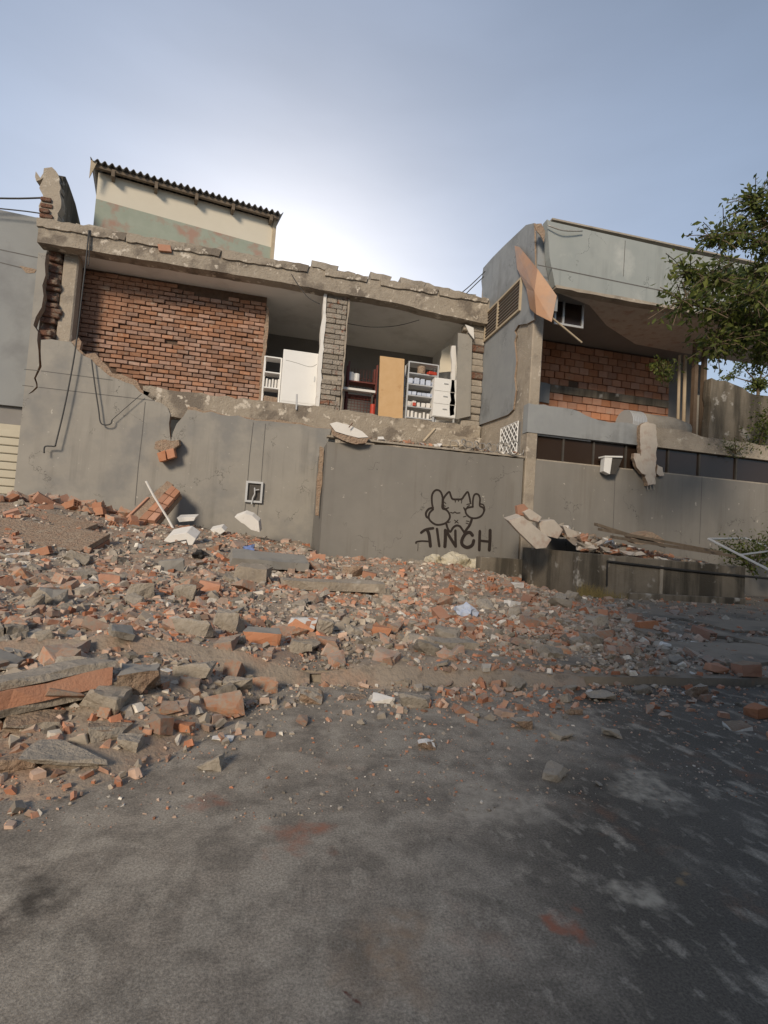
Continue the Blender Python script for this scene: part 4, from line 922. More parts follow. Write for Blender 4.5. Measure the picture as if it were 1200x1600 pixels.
def put(o, x, y, z, rx=0, ry=0, rz=0): o.location = (x, y, z); o.rotation_euler = (rx, ry, rz); return o
lg = random.Random(5)
for i in range(64):
    x = lg.uniform(2.1, 6.8); s = lg.uniform(.07, .22); kind = lg.choice(['concrete_grey', 'torn', 'block', 'board', 'concrete'])
    me = chunk('ledge_chunk', lg, (s, s * .8, s * .5), M[kind], 10)
    nm = {'concrete_grey': ('concrete_chunk', 'small grey concrete chunk on top of the graffiti wall'), 'torn': ('mortar_chunk', 'small tan mortar chunk on top of the graffiti wall'), 'block': ('brick_fragment', 'small orange brick fragment on top of the graffiti wall'), 'board': ('plaster_shard', 'small white plaster shard on top of the graffiti wall'), 'concrete': ('mortar_chunk', 'small tan mortar chunk on top of the graffiti wall')}[kind]
    o = put(link(nm[0], me), x, lg.uniform(13.62, 13.85), 3.80 + s * .2 + .03 * lg.random(), lg.uniform(-.4, .4), lg.uniform(-.4, .4), lg.uniform(0, 6))
    tag(o, nm[1], nm[0].split('_')[0] + ' ' + nm[0].split('_')[1], 'debris on top of the graffiti wall')
for i, (x0, y0, x1, y1, Y, w, lab) in enumerate([(662, 690, 680, 670, 13.8, .09, 'pale wooden batten leaning up on top of the graffiti wall'), (585, 693, 735, 698, 13.9, .07, 'long flat timber strip lying along the top of the graffiti wall')]):
    a, c = P(x0, y0, Y), P(x1, y1, Y)
    o = MB().tube([a, c], w / 2, 4).build('timber_strip', M['timber_pale']); tag(o, lab, 'timber')
# lumps of cream plaster at the foot of the wall
for i, (x, y, w, h, lab) in enumerate([(678, 878, 26, 20, 'small cream plaster lump at the left end under the graffiti'), (715, 870, 60, 30, 'yellowish lump of plaster below the graffiti lettering'), (752, 868, 50, 36, 'largest cream plaster lump below the graffiti cat'), (785, 872, 40, 22, 'cream plaster lump right of the lettering by the dark kerb block')]):
    c = P(x, y, 13.2); k = c.y / 800 * 1.05
    bm = bmesh.new(); bmesh.ops.create_icosphere(bm, subdivisions=3, radius=1)
    for v in bm.verts:
        d = 1 + .35 * nz(v.co.x * 1.8 + i * 9, v.co.y * 1.8, v.co.z * 1.8) + .2 * nz(v.co.x * 5, v.co.y * 5 + i, v.co.z * 5)
        v.co = Vector((v.co.x * d * w * k / 2, v.co.y * d * .25, v.co.z * d * h * k / 1.7))
    me = bpy.data.meshes.new('plaster_lump'); bm.to_mesh(me); bm.free(); me.materials.append(M['foam'])
    o = link('plaster_lump', me, None, (c.x, 13.25, ground(c.x, 13.2) + h * k * .12)); tag(o, lab, 'plaster lump')
a, c = P(746, 888, 12.6), P(806, 880, 12.6)
o = MB().box(a.x, c.x + .1, 12.4, 12.75, a.z - .25, c.z + .12).build('kerb_block', M['concrete_dark'], bevel=.02); tag(o, 'dark concrete kerb block under the graffiti letters', 'kerb block')

# ------------------------------------------------------------------ concrete planter in front of the right wing
PXa, PXb, PY = 7.0, 11.72, 10.8
pl = thing('concrete_planter', 'long stained concrete planter box in front of the right wing', 'planter', (9.3, 12, .2))
tp = rough([(PXa, PY, 1.14), (PXb, PY, 1.06)], .35, .015, False, 3)
MB().prism([Vector((PXa, PY, -.1))] + tp + [Vector((PXb, PY, -.1))], (0, .22, 0)).build('front_panel', M['concrete_dark'], pl, bevel=.02)
tp = rough([(PXa, PY + .222, 1.14), (PXa, 13.58, 1.16)], .3, .0, False, 3)
MB().prism([Vector((PXa, PY + .222, -.1))] + tp + [Vector((PXa, 13.58, -.1))], (.22, 0, 0)).build('side_panel', M['concrete_dark'], pl)
MB().box(PXb - .22, PXb - .004, PY + .222, 13.58, -.1, 1.05).build('side_panel', M['concrete_dark'], pl)
MB().box(PXa + .222, PXb - .222, PY + .222, 13.58, .2, .98).build('soil', M['bed'], pl)
MB().tube([P(948, 915, PY - .04), P(949, 877, PY - .04), P(1060, 890, PY - .04), P(1200, 904, PY - .04)], .028, 6).build('black_pipe', M['black'], pl)
MB().box(9.2, 9.28, PY - .03, PY - .002, .12, .95).build('water_stain_rib', M['concrete_grey'], pl)
MB().box(PXa + 1.3, PXb - .1, PY - .14, PY - .03, .02, .27).build('footing', M['concrete_dark'], pl, bevel=.02)
rr = random.Random(31)
def pheap(x, y): return 1.05 + .2 * (1 - sstep(7.4, 8.1, x)) + (.52 - .34 * sstep(8.2, 10.6, x)) * sstep(10.95, 12.6, y)
for i, (q, Y, off, m, lab) in enumerate([
    ([(795, 814), (816, 807), (838, 824), (862, 843), (854, 856), (838, 858), (813, 834)], 11.4, (.12, .55, .10), 'pale', 'big pale slab tilted on the left corner of the planter'),
    ([(808, 790), (819, 787), (826, 795), (822, 806), (810, 805)], 11.8, (0, .15, 0), 'block', 'pink brick piece on top of the tilted pale slab'),
    ([(818, 800), (828, 795), (847, 808), (842, 816), (828, 812)], 11.7, (0, .2, 0), 'pale', 'small pale slab piece against the wing wall above the planter'),
    ([(842, 815), (866, 812), (880, 828), (872, 842), (846, 836)], 11.8, (.05, .3, .03), 'pale', 'flat pale slab in the middle of the planter rubble'),
    ([(880, 822), (900, 830), (906, 838), (888, 842)], 11.8, (.05, .25, .03), 'pale', 'small pale slab at the right end of the pale slabs on planter'),
    ([(985, 838), (1020, 832), (1040, 845), (1036, 852), (992, 850)], 12.2, (0, .3, .05), 'torn', 'rounded mortar lump beside the dark planks on the planter')]):
    o = MB().prism(rough(px(q, Y), .2, .02, True, i), off).build('slab_piece', M[m], bevel=.01); tag(o, lab, 'slab')
for i, (p, q, lab) in enumerate([((934, 822), (1040, 856), 'upper dark plank lying across the planter'), ((940, 830), (1130, 866), 'middle dark plank lying across the planter'), ((960, 842), (1150, 872), 'lowest dark plank lying along the planter edge')]):
    a, c = P(*p, 11.5 - .25 * i), P(*q, 11.3 - .1 * i); d = (c - a)
    o = MB().prism([a, a + Vector((0, .0, .07)), a + Vector((0, .16, .09)), a + Vector((0, .16, .02))], d).build('plank', M['timber']); tag(o, lab, 'plank')
for i in range(150):
    x = rr.uniform(7.2, 10.9); s = rr.uniform(.06, .28) * (1.15 if x < 9 else .8); y = rr.uniform(10.95, 12.8); kd = rr.choice(['torn', 'block', 'board', 'concrete_grey', 'block'])
    nm, lab = {'torn': ('mortar_chunk', 'tan mortar chunk lying in the planter rubble'), 'block': ('brick_fragment', 'orange brick fragment lying in the planter rubble'), 'board': ('plaster_shard', 'pale plaster shard lying in the planter rubble'), 'concrete_grey': ('concrete_chunk', 'grey concrete chunk lying in the planter rubble')}[kd]
    hz = pheap(x, y)
    o = put(link(nm, chunk(nm, rr, (s, s * .8, s * .45), M[kd], 10)), x, y, hz + s * .12, rr.uniform(-.4, .4), rr.uniform(-.4, .4), rr.uniform(0, 6)); tag(o, lab, nm.replace('_', ' '), 'rubble in the planter')
for i in range(34):                       # larger pieces along the left front rim, under the tilted slab
    x = rr.uniform(7.08, 8.7); y = rr.uniform(10.86, 11.6); s = rr.uniform(.16, .34); kd = rr.choice(['torn', 'block', 'pale', 'pale', 'concrete_grey'])
    nm, lab = {'torn': ('mortar_chunk', 'tan mortar chunk on the left front rim of the planter'), 'block': ('brick_fragment', 'orange brick fragment on the left front rim of the planter'), 'pale': ('plaster_slab', 'pale plaster slab piece on the left front rim of the planter'), 'concrete_grey': ('concrete_chunk', 'grey concrete chunk on the left front rim of the planter')}[kd]
    o = put(link(nm, chunk(nm, rr, (s, s * .8, s * .4), M[kd], 11, rg=.03)), x, y, 1.17 + .3 * sstep(10.9, 11.6, y) * rr.random() + s * .1, rr.uniform(-.3, .6), rr.uniform(-.3, .3), rr.uniform(0, 6)); tag(o, lab, nm.replace('_', ' '), 'rubble on the planter rim')
me_ = MB(); gxs = [7.22 + i * .235 for i in range(19)]; gys = [11.0 + j * .21 for j in range(13)]
vs = [(x, y, pheap(x, y) - .03 + .05 * nz(x * 4, y * 4)) for x in gxs for y in gys]
me_.add(vs, [(i * 13 + j, (i + 1) * 13 + j, (i + 1) * 13 + j + 1, i * 13 + j + 1) for i in range(18) for j in range(12)])
o = me_.build('planter_rubble', M['bed'], smooth=True); tag(o, 'crushed masonry filling the planter', kind='stuff')
# white tube frame fallen at the right
tf = thing('tube_frame', 'fallen white metal tube frame at the right edge beside the planter', 'metal frame', P(1150, 890, 10.5))
q = [P(1107, 842, 10.9), P(1165, 841, 12.2), P(1260, 880, 11.0), P(1210, 895, 9.6)]
for i in range(4): MB().tube([q[i], q[(i + 1) % 4]], .03, 6).build('tube', M['steel'], tf)
MB().tube([(q[0] + q[3]) / 2, (q[1] + q[2]) / 2], .025, 6).build('tube', M['steel'], tf)

# ------------------------------------------------------------------ big debris
# leaning fragment of brick wall
LP0 = P(232, 800, 15.6)
lw = thing('leaning_wall_fragment', 'fragment of brick wall with plaster side leaning against the long grey wall', 'wall fragment', LP0)
a, b_, c_, d_ = P(183, 830, 15.3), P(232, 832, 15.2), P(283, 772, 16.3), P(262, 755, 16.5)
ux = (d_ - a); uy = (b_ - a); nn = ux.cross(uy).normalized()
if nn.y > 0: nn = -nn
MB().prism([a - nn * .02, b_ - nn * .02, c_ - nn * .02, d_ - nn * .02], -nn * .16).build('mortar_bed', M['torn'], lw)
nr, ncol = 2, 5
quad = lambda s, t: (a * (1 - s) + d_ * s) * (1 - t) + (b_ * (1 - s) + c_ * s) * t
for i in range(ncol):
    for j in range(nr):
        s0, s1, t0, t1 = i / ncol + .012, (i + 1) / ncol - .012, .42 + j * .29 + .012, .42 + (j + 1) * .29 - .012
        if j == 1 and i == 0: continue
        MB().prism([quad(s0, t0), quad(s1, t0), quad(s1, t1), quad(s0, t1)], nn * .13).build('brick', M['block'], lw)
MB().prism(rough([quad(0, 0), quad(1, .0), quad(1.02, .4), quad(0, .4)], .2, .02, True, 3), nn * .1).build('plaster_side', M['torn'], lw)
MB().prism([quad(.0, -.02), quad(.6, -.03), quad(.62, .05), quad(.0, .06)], nn * .16).build('brick', M['block'], lw)
pole = MB().tube([P(228, 752, 14.9), P(240, 775, 14.85), P(262, 810, 14.8), P(276, 836, 14.6)], .03, 6).build('pole', M['board']); tag(pole, 'thin white pole leaning across the leaning wall fragment', 'pole')
def flatpiece(q, Y, off, m, name, lab, cat, seed=0, bev=.008, am=.015):
    o = MB().prism(rough(px(q, Y), .18, am, True, seed), off).build(name, M[m], bevel=bev); return tag(o, lab, cat)
flatpiece([(249, 853), (262, 838), (292, 832), (306, 842), (300, 853), (262, 862)], 12.2, (.05, .35, .16), 'board', 'white_board', 'large white plasterboard piece on the left heap under a bent rod', 'board', 1)
flatpiece([(366, 808), (382, 802), (394, 806), (404, 815), (406, 832), (392, 828)], 15.2, (.05, .2, .1), 'board', 'white_board', 'cream plasterboard piece standing up below the meter box', 'board', 2)
flatpiece([(276, 809), (306, 808), (303, 814), (280, 816)], 15.6, (.03, .4, .1), 'board', 'white_board', 'narrow white board lying at the foot of the long grey wall', 'board', 3)
flatpiece([(328, 828), (346, 824), (352, 830), (340, 838)], 14.6, (.03, .3, .1), 'board', 'white_board', 'small white board piece in front of the cream plasterboard', 'board', 4)
rod = MB().tube([P(200, 859, 11.8), P(250, 852, 11.8), P(291, 844, 11.8), P(297, 862, 11.7)], .016, 5).build('steel_rod', M['darksteel']); tag(rod, 'bent dark steel rod over the large white plasterboard piece', 'rod')
def slabbar(p, q, Y0, Y1, w, h, mats, name, lab, cat, tilt=0, layers=None):
    """long masonry slab lying between two points; layers = [(part, material, z0, z1)]"""
    a, c = (P(*p, Y0), P(*q, Y1)) if Y0 > 1 else (G(*p, Y0), G(*q, Y1))
    t = thing(name, lab, cat, (a + c) / 2)
    d = (c - a); L_ = d.length; rot = d.to_track_quat('X', 'Z').to_matrix().to_4x4() @ Matrix.Rotation(tilt, 4, 'X')
    t.rotation_euler = rot.to_euler()
    r = random.Random(int(p[1]))
    for part, m, z0, z1 in layers:
        mb = MB(); n = max(4, int(L_ / .25))
        ring = []
        for i in range(n + 1):
            x = -L_ / 2 + L_ * i / n; j = lambda s: r.uniform(-s, s)
            ring.append([(x + j(.03), -w / 2 + j(.025), z0 * h), (x + j(.03), w / 2 + j(.025), z0 * h), (x + j(.03), w / 2 + j(.02), z1 * h + j(.012)), (x + j(.03), -w / 2 + j(.02), z1 * h + j(.012))])
        for i in range(n): mb.add(ring[i] + ring[i + 1], [(0, 1, 5, 4), (1, 2, 6, 5), (2, 3, 7, 6), (3, 0, 4, 7)])
        mb.add(ring[0], [(0, 1, 2, 3)]); mb.add(ring[-1], [(3, 2, 1, 0)])
        mb.build(part, M[m], t, local=True)
    return t
slabbar((-60, 1100), (166, 1050), .20, .27, .34, .17, None, 'fallen_lintel', 'long fallen lintel with red brick side in the left foreground', 'lintel', -.12, [('underside', 'concrete_grey', -.5, -.26), ('brick_core', 'block', -.257, .3), ('plaster_top', 'concrete_grey', .303, .5)])
slabbar((-60, 826), (150, 858), 11.5, 10.8, .9, .34, None, 'fallen_wall_slab', 'long fallen brick wall slab on the left heap, lower of two', 'wall slab', .35, [('brick_core', 'block', -.4, .15), ('plaster_top', 'torn', .153, .45)])
slabbar((-40, 800), (130, 836), 13.4, 12.6, 1.0, .3, None, 'fallen_wall_slab', 'long fallen brick wall slab on the left heap, upper of two', 'wall slab', .3, [('brick_core', 'block', -.4, .1), ('plaster_top', 'torn', .103, .45)])
slabbar((370, 893), (420, 898), 8.9, 8.8, .4, .24, None, 'concrete_beam', 'short broken concrete beam half buried in the middle rubble', 'beam', .1, [('body', 'concrete', -.5, .5)])
slabbar((440, 911), (600, 917), 8.4, 8.5, .3, .14, None, 'concrete_beam', 'long half buried concrete beam across the middle rubble', 'beam', .1, [('body', 'concrete', -.5, .5)])
slabbar((360, 870), (480, 880), 10.4, 10.6, .6, .16, None, 'plaster_slab', 'long grey plaster slab lying on the middle of the heap', 'slab', .25, [('body', 'plaster', -.5, .5)])
slabbar((670, 1004), (740, 1008), 5.05, 5.05, .22, .08, None, 'flat_kerb_stone', 'thin flat grey stone bar lying alone on the pavement', 'stone', 0, [('body', 'concrete_grey', -.5, .5)])
slabbar((0, 870), (75, 862), 9.5, 9.8, .05, .05, None, 'white_batten', 'thin white batten lying on the left heap at the frame edge', 'batten', 0, [('body', 'board', -.5, .5)])

# single blocks one can point at: pixel, size in pixels, material, top material
BL = [(355, 968, 52, 46, 'concrete_grey', None, 'concrete_block', 'squarish grey concrete block, tallest in the middle of the rubble'),
      (470, 976, 52, 36, 'block', 'board', 'brick_block', 'brick block with white plaster top beside a grey chunk'),
      (508, 978, 30, 36, 'concrete_grey', None, 'concrete_chunk', 'tilted grey chunk touching the white topped brick block'),
      (410, 992, 62, 34, 'block', 'plaster', 'brick_block', 'orange brick block with grey plaster skin on top'),
      (305, 978, 70, 36, 'concrete_grey', 'plaster', 'plaster_slab', 'grey slab tilted against the squarish concrete block'),
      (212, 1060, 70, 58, 'torn', 'plaster', 'stone_block', 'tan and grey block at the end of the fallen lintel'),
      (326, 1188, 42, 38, 'concrete_grey', None, 'concrete_lump', 'rough round concrete lump nearest the road in front'),
      (650, 1092, 56, 30, 'concrete_grey', None, 'concrete_chunk', 'flat grey chunk at the road edge in the middle'),
      (671, 1163, 34, 20, 'torn', 'board', 'plaster_chunk', 'small pale chunk alone on the road in the middle'),
      (818, 1130, 36, 22, 'torn', 'concrete_grey', 'brick_piece', 'flat pale brick piece alone on the dark road'),
      (487, 1085, 42, 34, 'torn', 'concrete_grey', 'mortar_block', 'tan mortar block in the rubble right of the grey rocks'),
      (470, 1010, 38, 28, 'concrete_grey', None, 'concrete_chunk', 'round grey chunk in front of the white topped brick block'),
      (300, 1045, 66, 38, 'concrete_grey', None, 'concrete_chunk', 'wide grey concrete chunk right of the tan and grey block'),
      (372, 1068, 50, 38, 'concrete_grey', None, 'concrete_chunk', 'grey dusty chunk in the middle front of the rubble'),
      (95, 1180, 130, 52, 'concrete_grey', None, 'concrete_slab', 'large flat concrete slab at the front left rubble edge'),
      (165, 1142, 70, 42, 'concrete_grey', 'torn', 'concrete_slab', 'pale angular concrete slab at the front left rubble edge'),
      (40, 1128, 90, 40, 'concrete_grey', 'torn', 'concrete_slab', 'flat concrete slab just below the fallen lintel'),
      (20, 1190, 60, 40, 'torn', None, 'mortar_slab', 'tan slanted slab at the left frame edge by the road'),
      (197, 1158, 40, 36, 'concrete_grey', None, 'concrete_chunk', 'grey rounded chunk right of the pale angular slab'),
      (172, 904, 36, 26, 'block', None, 'brick_block', 'salmon brick lying on the left heap'),
      (325, 916, 38, 26, 'block', None, 'brick_block', 'big orange brick above the squarish concrete block'),
      (265, 882, 42, 28, 'plaster', 'plaster', 'plaster_slab', 'dark grey plaster slab standing on the left heap'),
      (215, 922, 44, 34, 'concrete_grey', None, 'concrete_block', 'grey block in the left heap near the salmon brick'),
      (285, 922, 40, 36, 'concrete_grey', None, 'concrete_block', 'pale block between the salmon brick and the big orange brick'),
      (70, 930, 60, 34, 'concrete_grey', 'plaster', 'concrete_block', 'wide grey block in the rubble at far left'),
      (598, 985, 34, 24, 'block', None, 'brick_piece', 'orange brick lump in the middle rubble'),
      (560, 1085, 40, 18, 'torn', None, 'mortar_piece', 'flat tan piece beside the flat grey chunk'),
      (285, 1135, 34, 20, 'block', None, 'brick_piece', 'bright orange brick piece at the front of the rubble'),
      (552, 893, 34, 24, 'torn', 'board', 'plaster_block', 'block with bright white top near the foot of the graffiti wall'),
      (803, 943, 26, 14, 'board', 'board', 'plaster_shard', 'bright white rounded shard left of the planter'),
      (804, 914, 34, 12, 'board', 'board', 'plaster_shard', 'flat white shard in front of the planter side'),
      (880, 942, 40, 20, 'concrete_grey', None, 'concrete_slab', 'flat grey slab in front of the planter corner'),
      (1043, 1008, 20, 12, 'board', 'board', 'plaster_shard', 'white shard on the pavement below the planter'),
      (1176, 1045, 40, 30, 'block', 'torn', 'brick_block', 'reddish brick block at the right frame edge on the kerb'),
      (1190, 1112, 30, 26, 'block', None, 'brick_block', 'orange brick block at the right frame edge on the road'),
      (1125, 1043, 40, 18, 'block', None, 'brick_piece', 'flat orange brick piece near the right end of the kerb'),
      (1160, 1135, 40, 16, 'board', 'torn', 'plaster_piece', 'flat pale piece on the road at the right'),
      (960, 1145, 30, 18, 'concrete_grey', None, 'concrete_chunk', 'pale round chunk alone on the dark road at right'),
      (1095, 1078, 34, 26, 'torn', 'concrete_grey', 'mortar_block', 'pale mortar block at the kerb right of centre'),
      (885, 1148, 44, 18, 'concrete_grey', None, 'concrete_chunk', 'low crumbled grey chunk between two pale pieces on the road'),
      (900, 1110, 30, 14, 'torn', None, 'mortar_piece', 'small tan piece on the road under the kerb'),
      (943, 1088, 50, 18, 'concrete_grey', None, 'concrete_chunk', 'long low grey chunk at the kerb in front of the planter'),
      (600, 1090, 40, 18, 'board', 'board', 'plaster_shard', 'white shard left of the flat grey chunk'),
      (348, 1153, 36, 8, 'board', 'board', 'plaster_shard', 'thin white shards pair above the round concrete lump')]
br = random.Random(77)
TAKEN = []
for i, (x, y, w, h, m, m2, nm, lab) in enumerate(BL):
    yb = y + h * .42
    # meet the ground: march along the ray of its foot
    d = ray(x, yb); t = .8
    while t < 40:
        q = CAM + d * t
        if q.z < ground(q.x, q.y) + .005: break
        t += .01
    zc = (q - CAM).dot(FW); k = zc / 800
    W2, H2 = w * k, h * k * .95
    D2 = min(W2, max(H2, W2 * .55))
    vert = math.atan2(CAM.z - q.z, (q - CAM).xy.length)
    H3 = max(.35 * H2, (H2 - D2 * math.sin(vert)) / max(.3, math.cos(vert)))
    me = chunk(nm, br, (W2, D2, H3), M[m], 16, .52 if m == 'concrete_grey' else .66, M[m2] if m2 else None, rg=.05 if m in ('concrete_grey', 'torn') else .022)
    o = link(nm, me, None, (q.x, q.y + D2 * .4, q.z + H3 * .36)); o.rotation_euler = (br.uniform(-.12, .12), br.uniform(-.14, .14), br.uniform(-.3, .3))
    tag(o, lab, nm.split('_')[0] + ' ' + nm.split('_')[1]); TAKEN.append((q.x, q.y + D2 * .4, W2 * .6))

# ------------------------------------------------------------------ scattered fragments: individuals and the uncountable rest
def hollow_brick(r, L_=.28, W_2=.14, H_=.13):
    """clay block with six holes in its broken end"""
    mb = MB(); x0, x1 = -L_ / 2, L_ / 2
    j = lambda: r.uniform(-.012, .012)
    ys = [-W_2 / 2, -W_2 / 2 + .02, -.01, .01, W_2 / 2 - .02, W_2 / 2]; zs = [0, .018, H_ * .36, H_ * .36 + .014, H_ * .66, H_ * .66 + .014, H_ - .018, H_]
    mb.add([(x1, ys[0], 0), (x1, ys[5], 0), (x1 + j(), ys[5], H_), (x1 + j(), ys[0], H_), (x0, ys[0], 0), (x0, ys[5], 0), (x0, ys[5], H_), (x0, ys[0], H_)], [(0, 1, 2, 3), (0, 4, 5, 1), (1, 5, 6, 2), (2, 6, 7, 3), (3, 7, 4, 0)])
    for a in range(5):
        for b2 in range(7):
            p = [(x0, ys[a], zs[b2]), (x0, ys[a + 1], zs[b2]), (x0, ys[a + 1], zs[b2 + 1]), (x0, ys[a], zs[b2 + 1])]
            if a in (1, 3) and b2 in (1, 3, 5):
                q = [(v[0] + .1, v[1], v[2]) for v in p]
                mb.add(p + q, [(0, 4, 5, 1), (1, 5, 6, 2), (2, 6, 7, 3), (3, 7, 4, 0), (4, 7, 6, 5)])
            else: mb.add(p, [(0, 1, 2, 3)])
    return mb.mesh('hollow_brick', M['block'])
M['frag_brick'] = mat('brick_fragments', (.41, .20, .125), (.46, .265, .18), 9, .95, .5, 60, c3=(.37, .30, .24), s3=6, t3=(.42, .62), rand=.3, dust=.75)
M['frag_conc'] = mat('concrete_fragments', (.335, .295, .245), (.41, .365, .305), 8, .95, .7, 40, c3=(.25, .22, .18), s3=9, t3=(.5, .68), rand=.28, dust=.6)
M['frag_white'] = mat('plaster_fragments', (.60, .575, .53), (.70, .675, .63), 8, .9, .2, 40, rand=.15)
vr = random.Random(3)
V = {'brick': [chunk('brick_fragment', vr, (1, vr.uniform(.55, .8), vr.uniform(.35, .55)), M['frag_brick'], 13, .8, rg=.025) for _ in range(18)],
     'concrete': [chunk('concrete_fragment', vr, (1, vr.uniform(.6, .9), vr.uniform(.4, .65)), M['frag_conc'], 22, .5, rg=.06) for _ in range(14)] + [chunk('concrete_fragment', vr, (1, vr.uniform(.6, .9), vr.uniform(.15, .25)), M['frag_conc'], 14, .6, M['plaster'], rg=.03) for _ in range(6)],
     'plaster': [chunk('plaster_shard', vr, (1, vr.uniform(.5, .8), vr.uniform(.1, .22)), M['frag_white'], 12, .6) for _ in range(10)],
     'hollow': [hollow_brick(vr) for _ in range(3)]}
def zone(x, y):
    if y < KERB + .1: return 'road' if x > .3 else 'front'
    if x < -.2 and y > 9: return 'heap'
    if x < 0: return 'left'
    if x > 4.2: return 'right'
    return 'middle'
ZT = {'road': 'scattered on the road', 'front': 'in the front left rubble', 'heap': 'on the high left heap', 'left': 'in the left rubble below the heap', 'right': 'on the pavement before the planter', 'middle': 'in the middle rubble'}
KN = {'brick': ('brick_fragment', 'orange brick fragment ', 'brick fragment'), 'concrete': ('concrete_fragment', 'grey concrete fragment ', 'concrete fragment'), 'plaster': ('plaster_shard', 'white plaster shard ', 'plaster shard'), 'hollow': ('hollow_brick', 'hollow clay brick ', 'hollow brick')}
LM = {0: 'squarish concrete block', 1: 'white topped brick block', 5: 'tan and grey block', 6: 'round concrete lump near the road', 7: 'flat grey chunk at the road edge', 9: 'flat brick piece on the road', 10: 'tan mortar block', 13: 'dusty grey front chunk', 14: 'large flat front slab', 16: 'slab below the fallen lintel', 19: 'salmon brick', 20: 'big orange brick', 21: 'standing plaster slab', 24: 'wide grey block at far left', 25: 'orange brick lump', 28: 'block with bright white top', 29: 'white rounded shard', 31: 'flat slab before the planter corner', 32: 'white shard below the planter', 33: 'reddish block on the kerb', 37: 'pale chunk alone on the road', 38: 'pale mortar block at the kerb', 41: 'long low chunk at the kerb', 8: 'small pale chunk on the road', 34: 'orange block at the right edge'}
def landmark(x, y):
    k = min(LM, key=lambda i: (TAKEN[i][0] - x) ** 2 + (TAKEN[i][1] - y) ** 2)
    dx, dy = x - TAKEN[k][0], y - TAKEN[k][1]
    return ('right of' if dx > 0 else 'left of') if abs(dx) > abs(dy) * .8 else ('behind' if dy > 0 else 'in front of'), LM[k]
def inview(x, y, z, m=30):
    w = Vector((x, y, z)) - CAM; zc = w.dot(FW)
    if zc < .6: return False
    return -m < 600 + 800 * w.dot(RT) / zc < 1200 + m and 800 - 800 * w.dot(UP) / zc < 1640
def blocked(x, y):
    if y > 13.45 and x > 1.0: return True
    if y > 16.85: return True
    if PXa - .15 < x < PXb + .1 and y > PY - .25: return True
    if x < XL - 1.5: return True
    return False
def sample(r, extra=0.0):
    while True:
        # uniform over the picture's ground: pick by distance in log so that near and far are both covered
        y = math.exp(r.uniform(math.log(2.2), math.log(16.9))); x = r.uniform(-.62 * y - .4, 1.2 * y + .4)
        if blocked(x, y) or r.random() > max(density(x, y), extra): continue
        z = ground(x, y)
        if inview(x, y, z): return x, y, z
sr = random.Random(99)
def scatter(kind, count, smin, smax):
    done = 0
    while done < count:
        x, y, z = sample(sr, .012 if kind != 'hollow' else 0)
        if kind == 'hollow' and y < 6: continue
        if any((x - a) ** 2 + (y - b2) ** 2 < w * w for a, b2, w in TAKEN) and sr.random() < .8: continue
        s = smin + (smax - smin) * sr.random() ** 2.2
        s *= (.55 + .45 * sstep(3, 8, y)) if not (x < .2 and y < 5) else .8
        if x > .3 and y < 4.3: s = min(s, .15)
        me = sr.choice(V[kind]); nm, lab, cat = KN[kind]
        o = link(nm, me, None, (x, y, z + s * (.12 if kind != 'plaster' else .05)))
        o.scale = (s, s, s) if kind != 'hollow' else (1, 1, 1)
        if kind == 'hollow': o.location.z = z - .02
        tl = .45 if kind != 'plaster' else .25
        o.rotation_euler = (sr.uniform(-tl, tl), sr.uniform(-tl, tl), sr.uniform(0, 6.28))
        rel, lmk = landmark(x, y)
        szw = 'large ' if s > .21 * (1 if kind != 'plaster' else .6) else 'small ' if s < .13 * (1 if kind != 'plaster' else .7) else 'middling '
        if kind == 'hollow': szw = ''
        tag(o, szw + KN[kind][1] + rel + ' the ' + lmk, cat, cat + 's around the ' + lmk); done += 1
scatter('brick', 285, .09, .37)
scatter('concrete', 270, .09, .40)
scatter('plaster', 110, .07, .22)
scatter('hollow', 22, 1, 1)
# the rest
tm = []
tr_ = random.Random(12)
for k in range(16):                      # uneven five sided shards
    an = sorted(tr_.uniform(0, 6.283) for _ in range(5)); th = tr_.uniform(.10, .26); el = tr_.uniform(.45, .85)
    while max((an[(i + 1) % 5] - an[i]) % 6.283 for i in range(5)) > 2.6: an = sorted(tr_.uniform(0, 6.283) for _ in range(5))
    lo = [(math.cos(q) * .5, math.sin(q) * .5 * el, -th) for q in an]
    dx, dy, sc_ = tr_.uniform(-.1, .1), tr_.uniform(-.1, .1), tr_.uniform(.6, 1.0)
    tm.append(np.array(lo + [(p[0] * sc_ + dx, p[1] * sc_ + dy, th + tr_.uniform(-.05, .05)) for p in lo]))
tri = np.array([(0, 2, 1), (0, 3, 2), (0, 4, 3), (5, 6, 7), (5, 7, 8), (5, 8, 9)] + [t for i in range(5) for t in ((i, (i + 1) % 5, 5 + (i + 1) % 5), (i, 5 + (i + 1) % 5, 5 + i))])
NVT, NFT = 10, 16
PAL = [((.45, .20, .12), 22), ((.42, .235, .16), 20), ((.46, .33, .26), 20), ((.37, .325, .275), 24), ((.22, .195, .165), 12), ((.44, .385, .32), 22), ((.66, .62, .56), 5)]
palb = [c for c, w in PAL[:3] + PAL[6:] for _ in range(w)]; palg = [c for c, w in PAL[2:] for _ in range(w)]
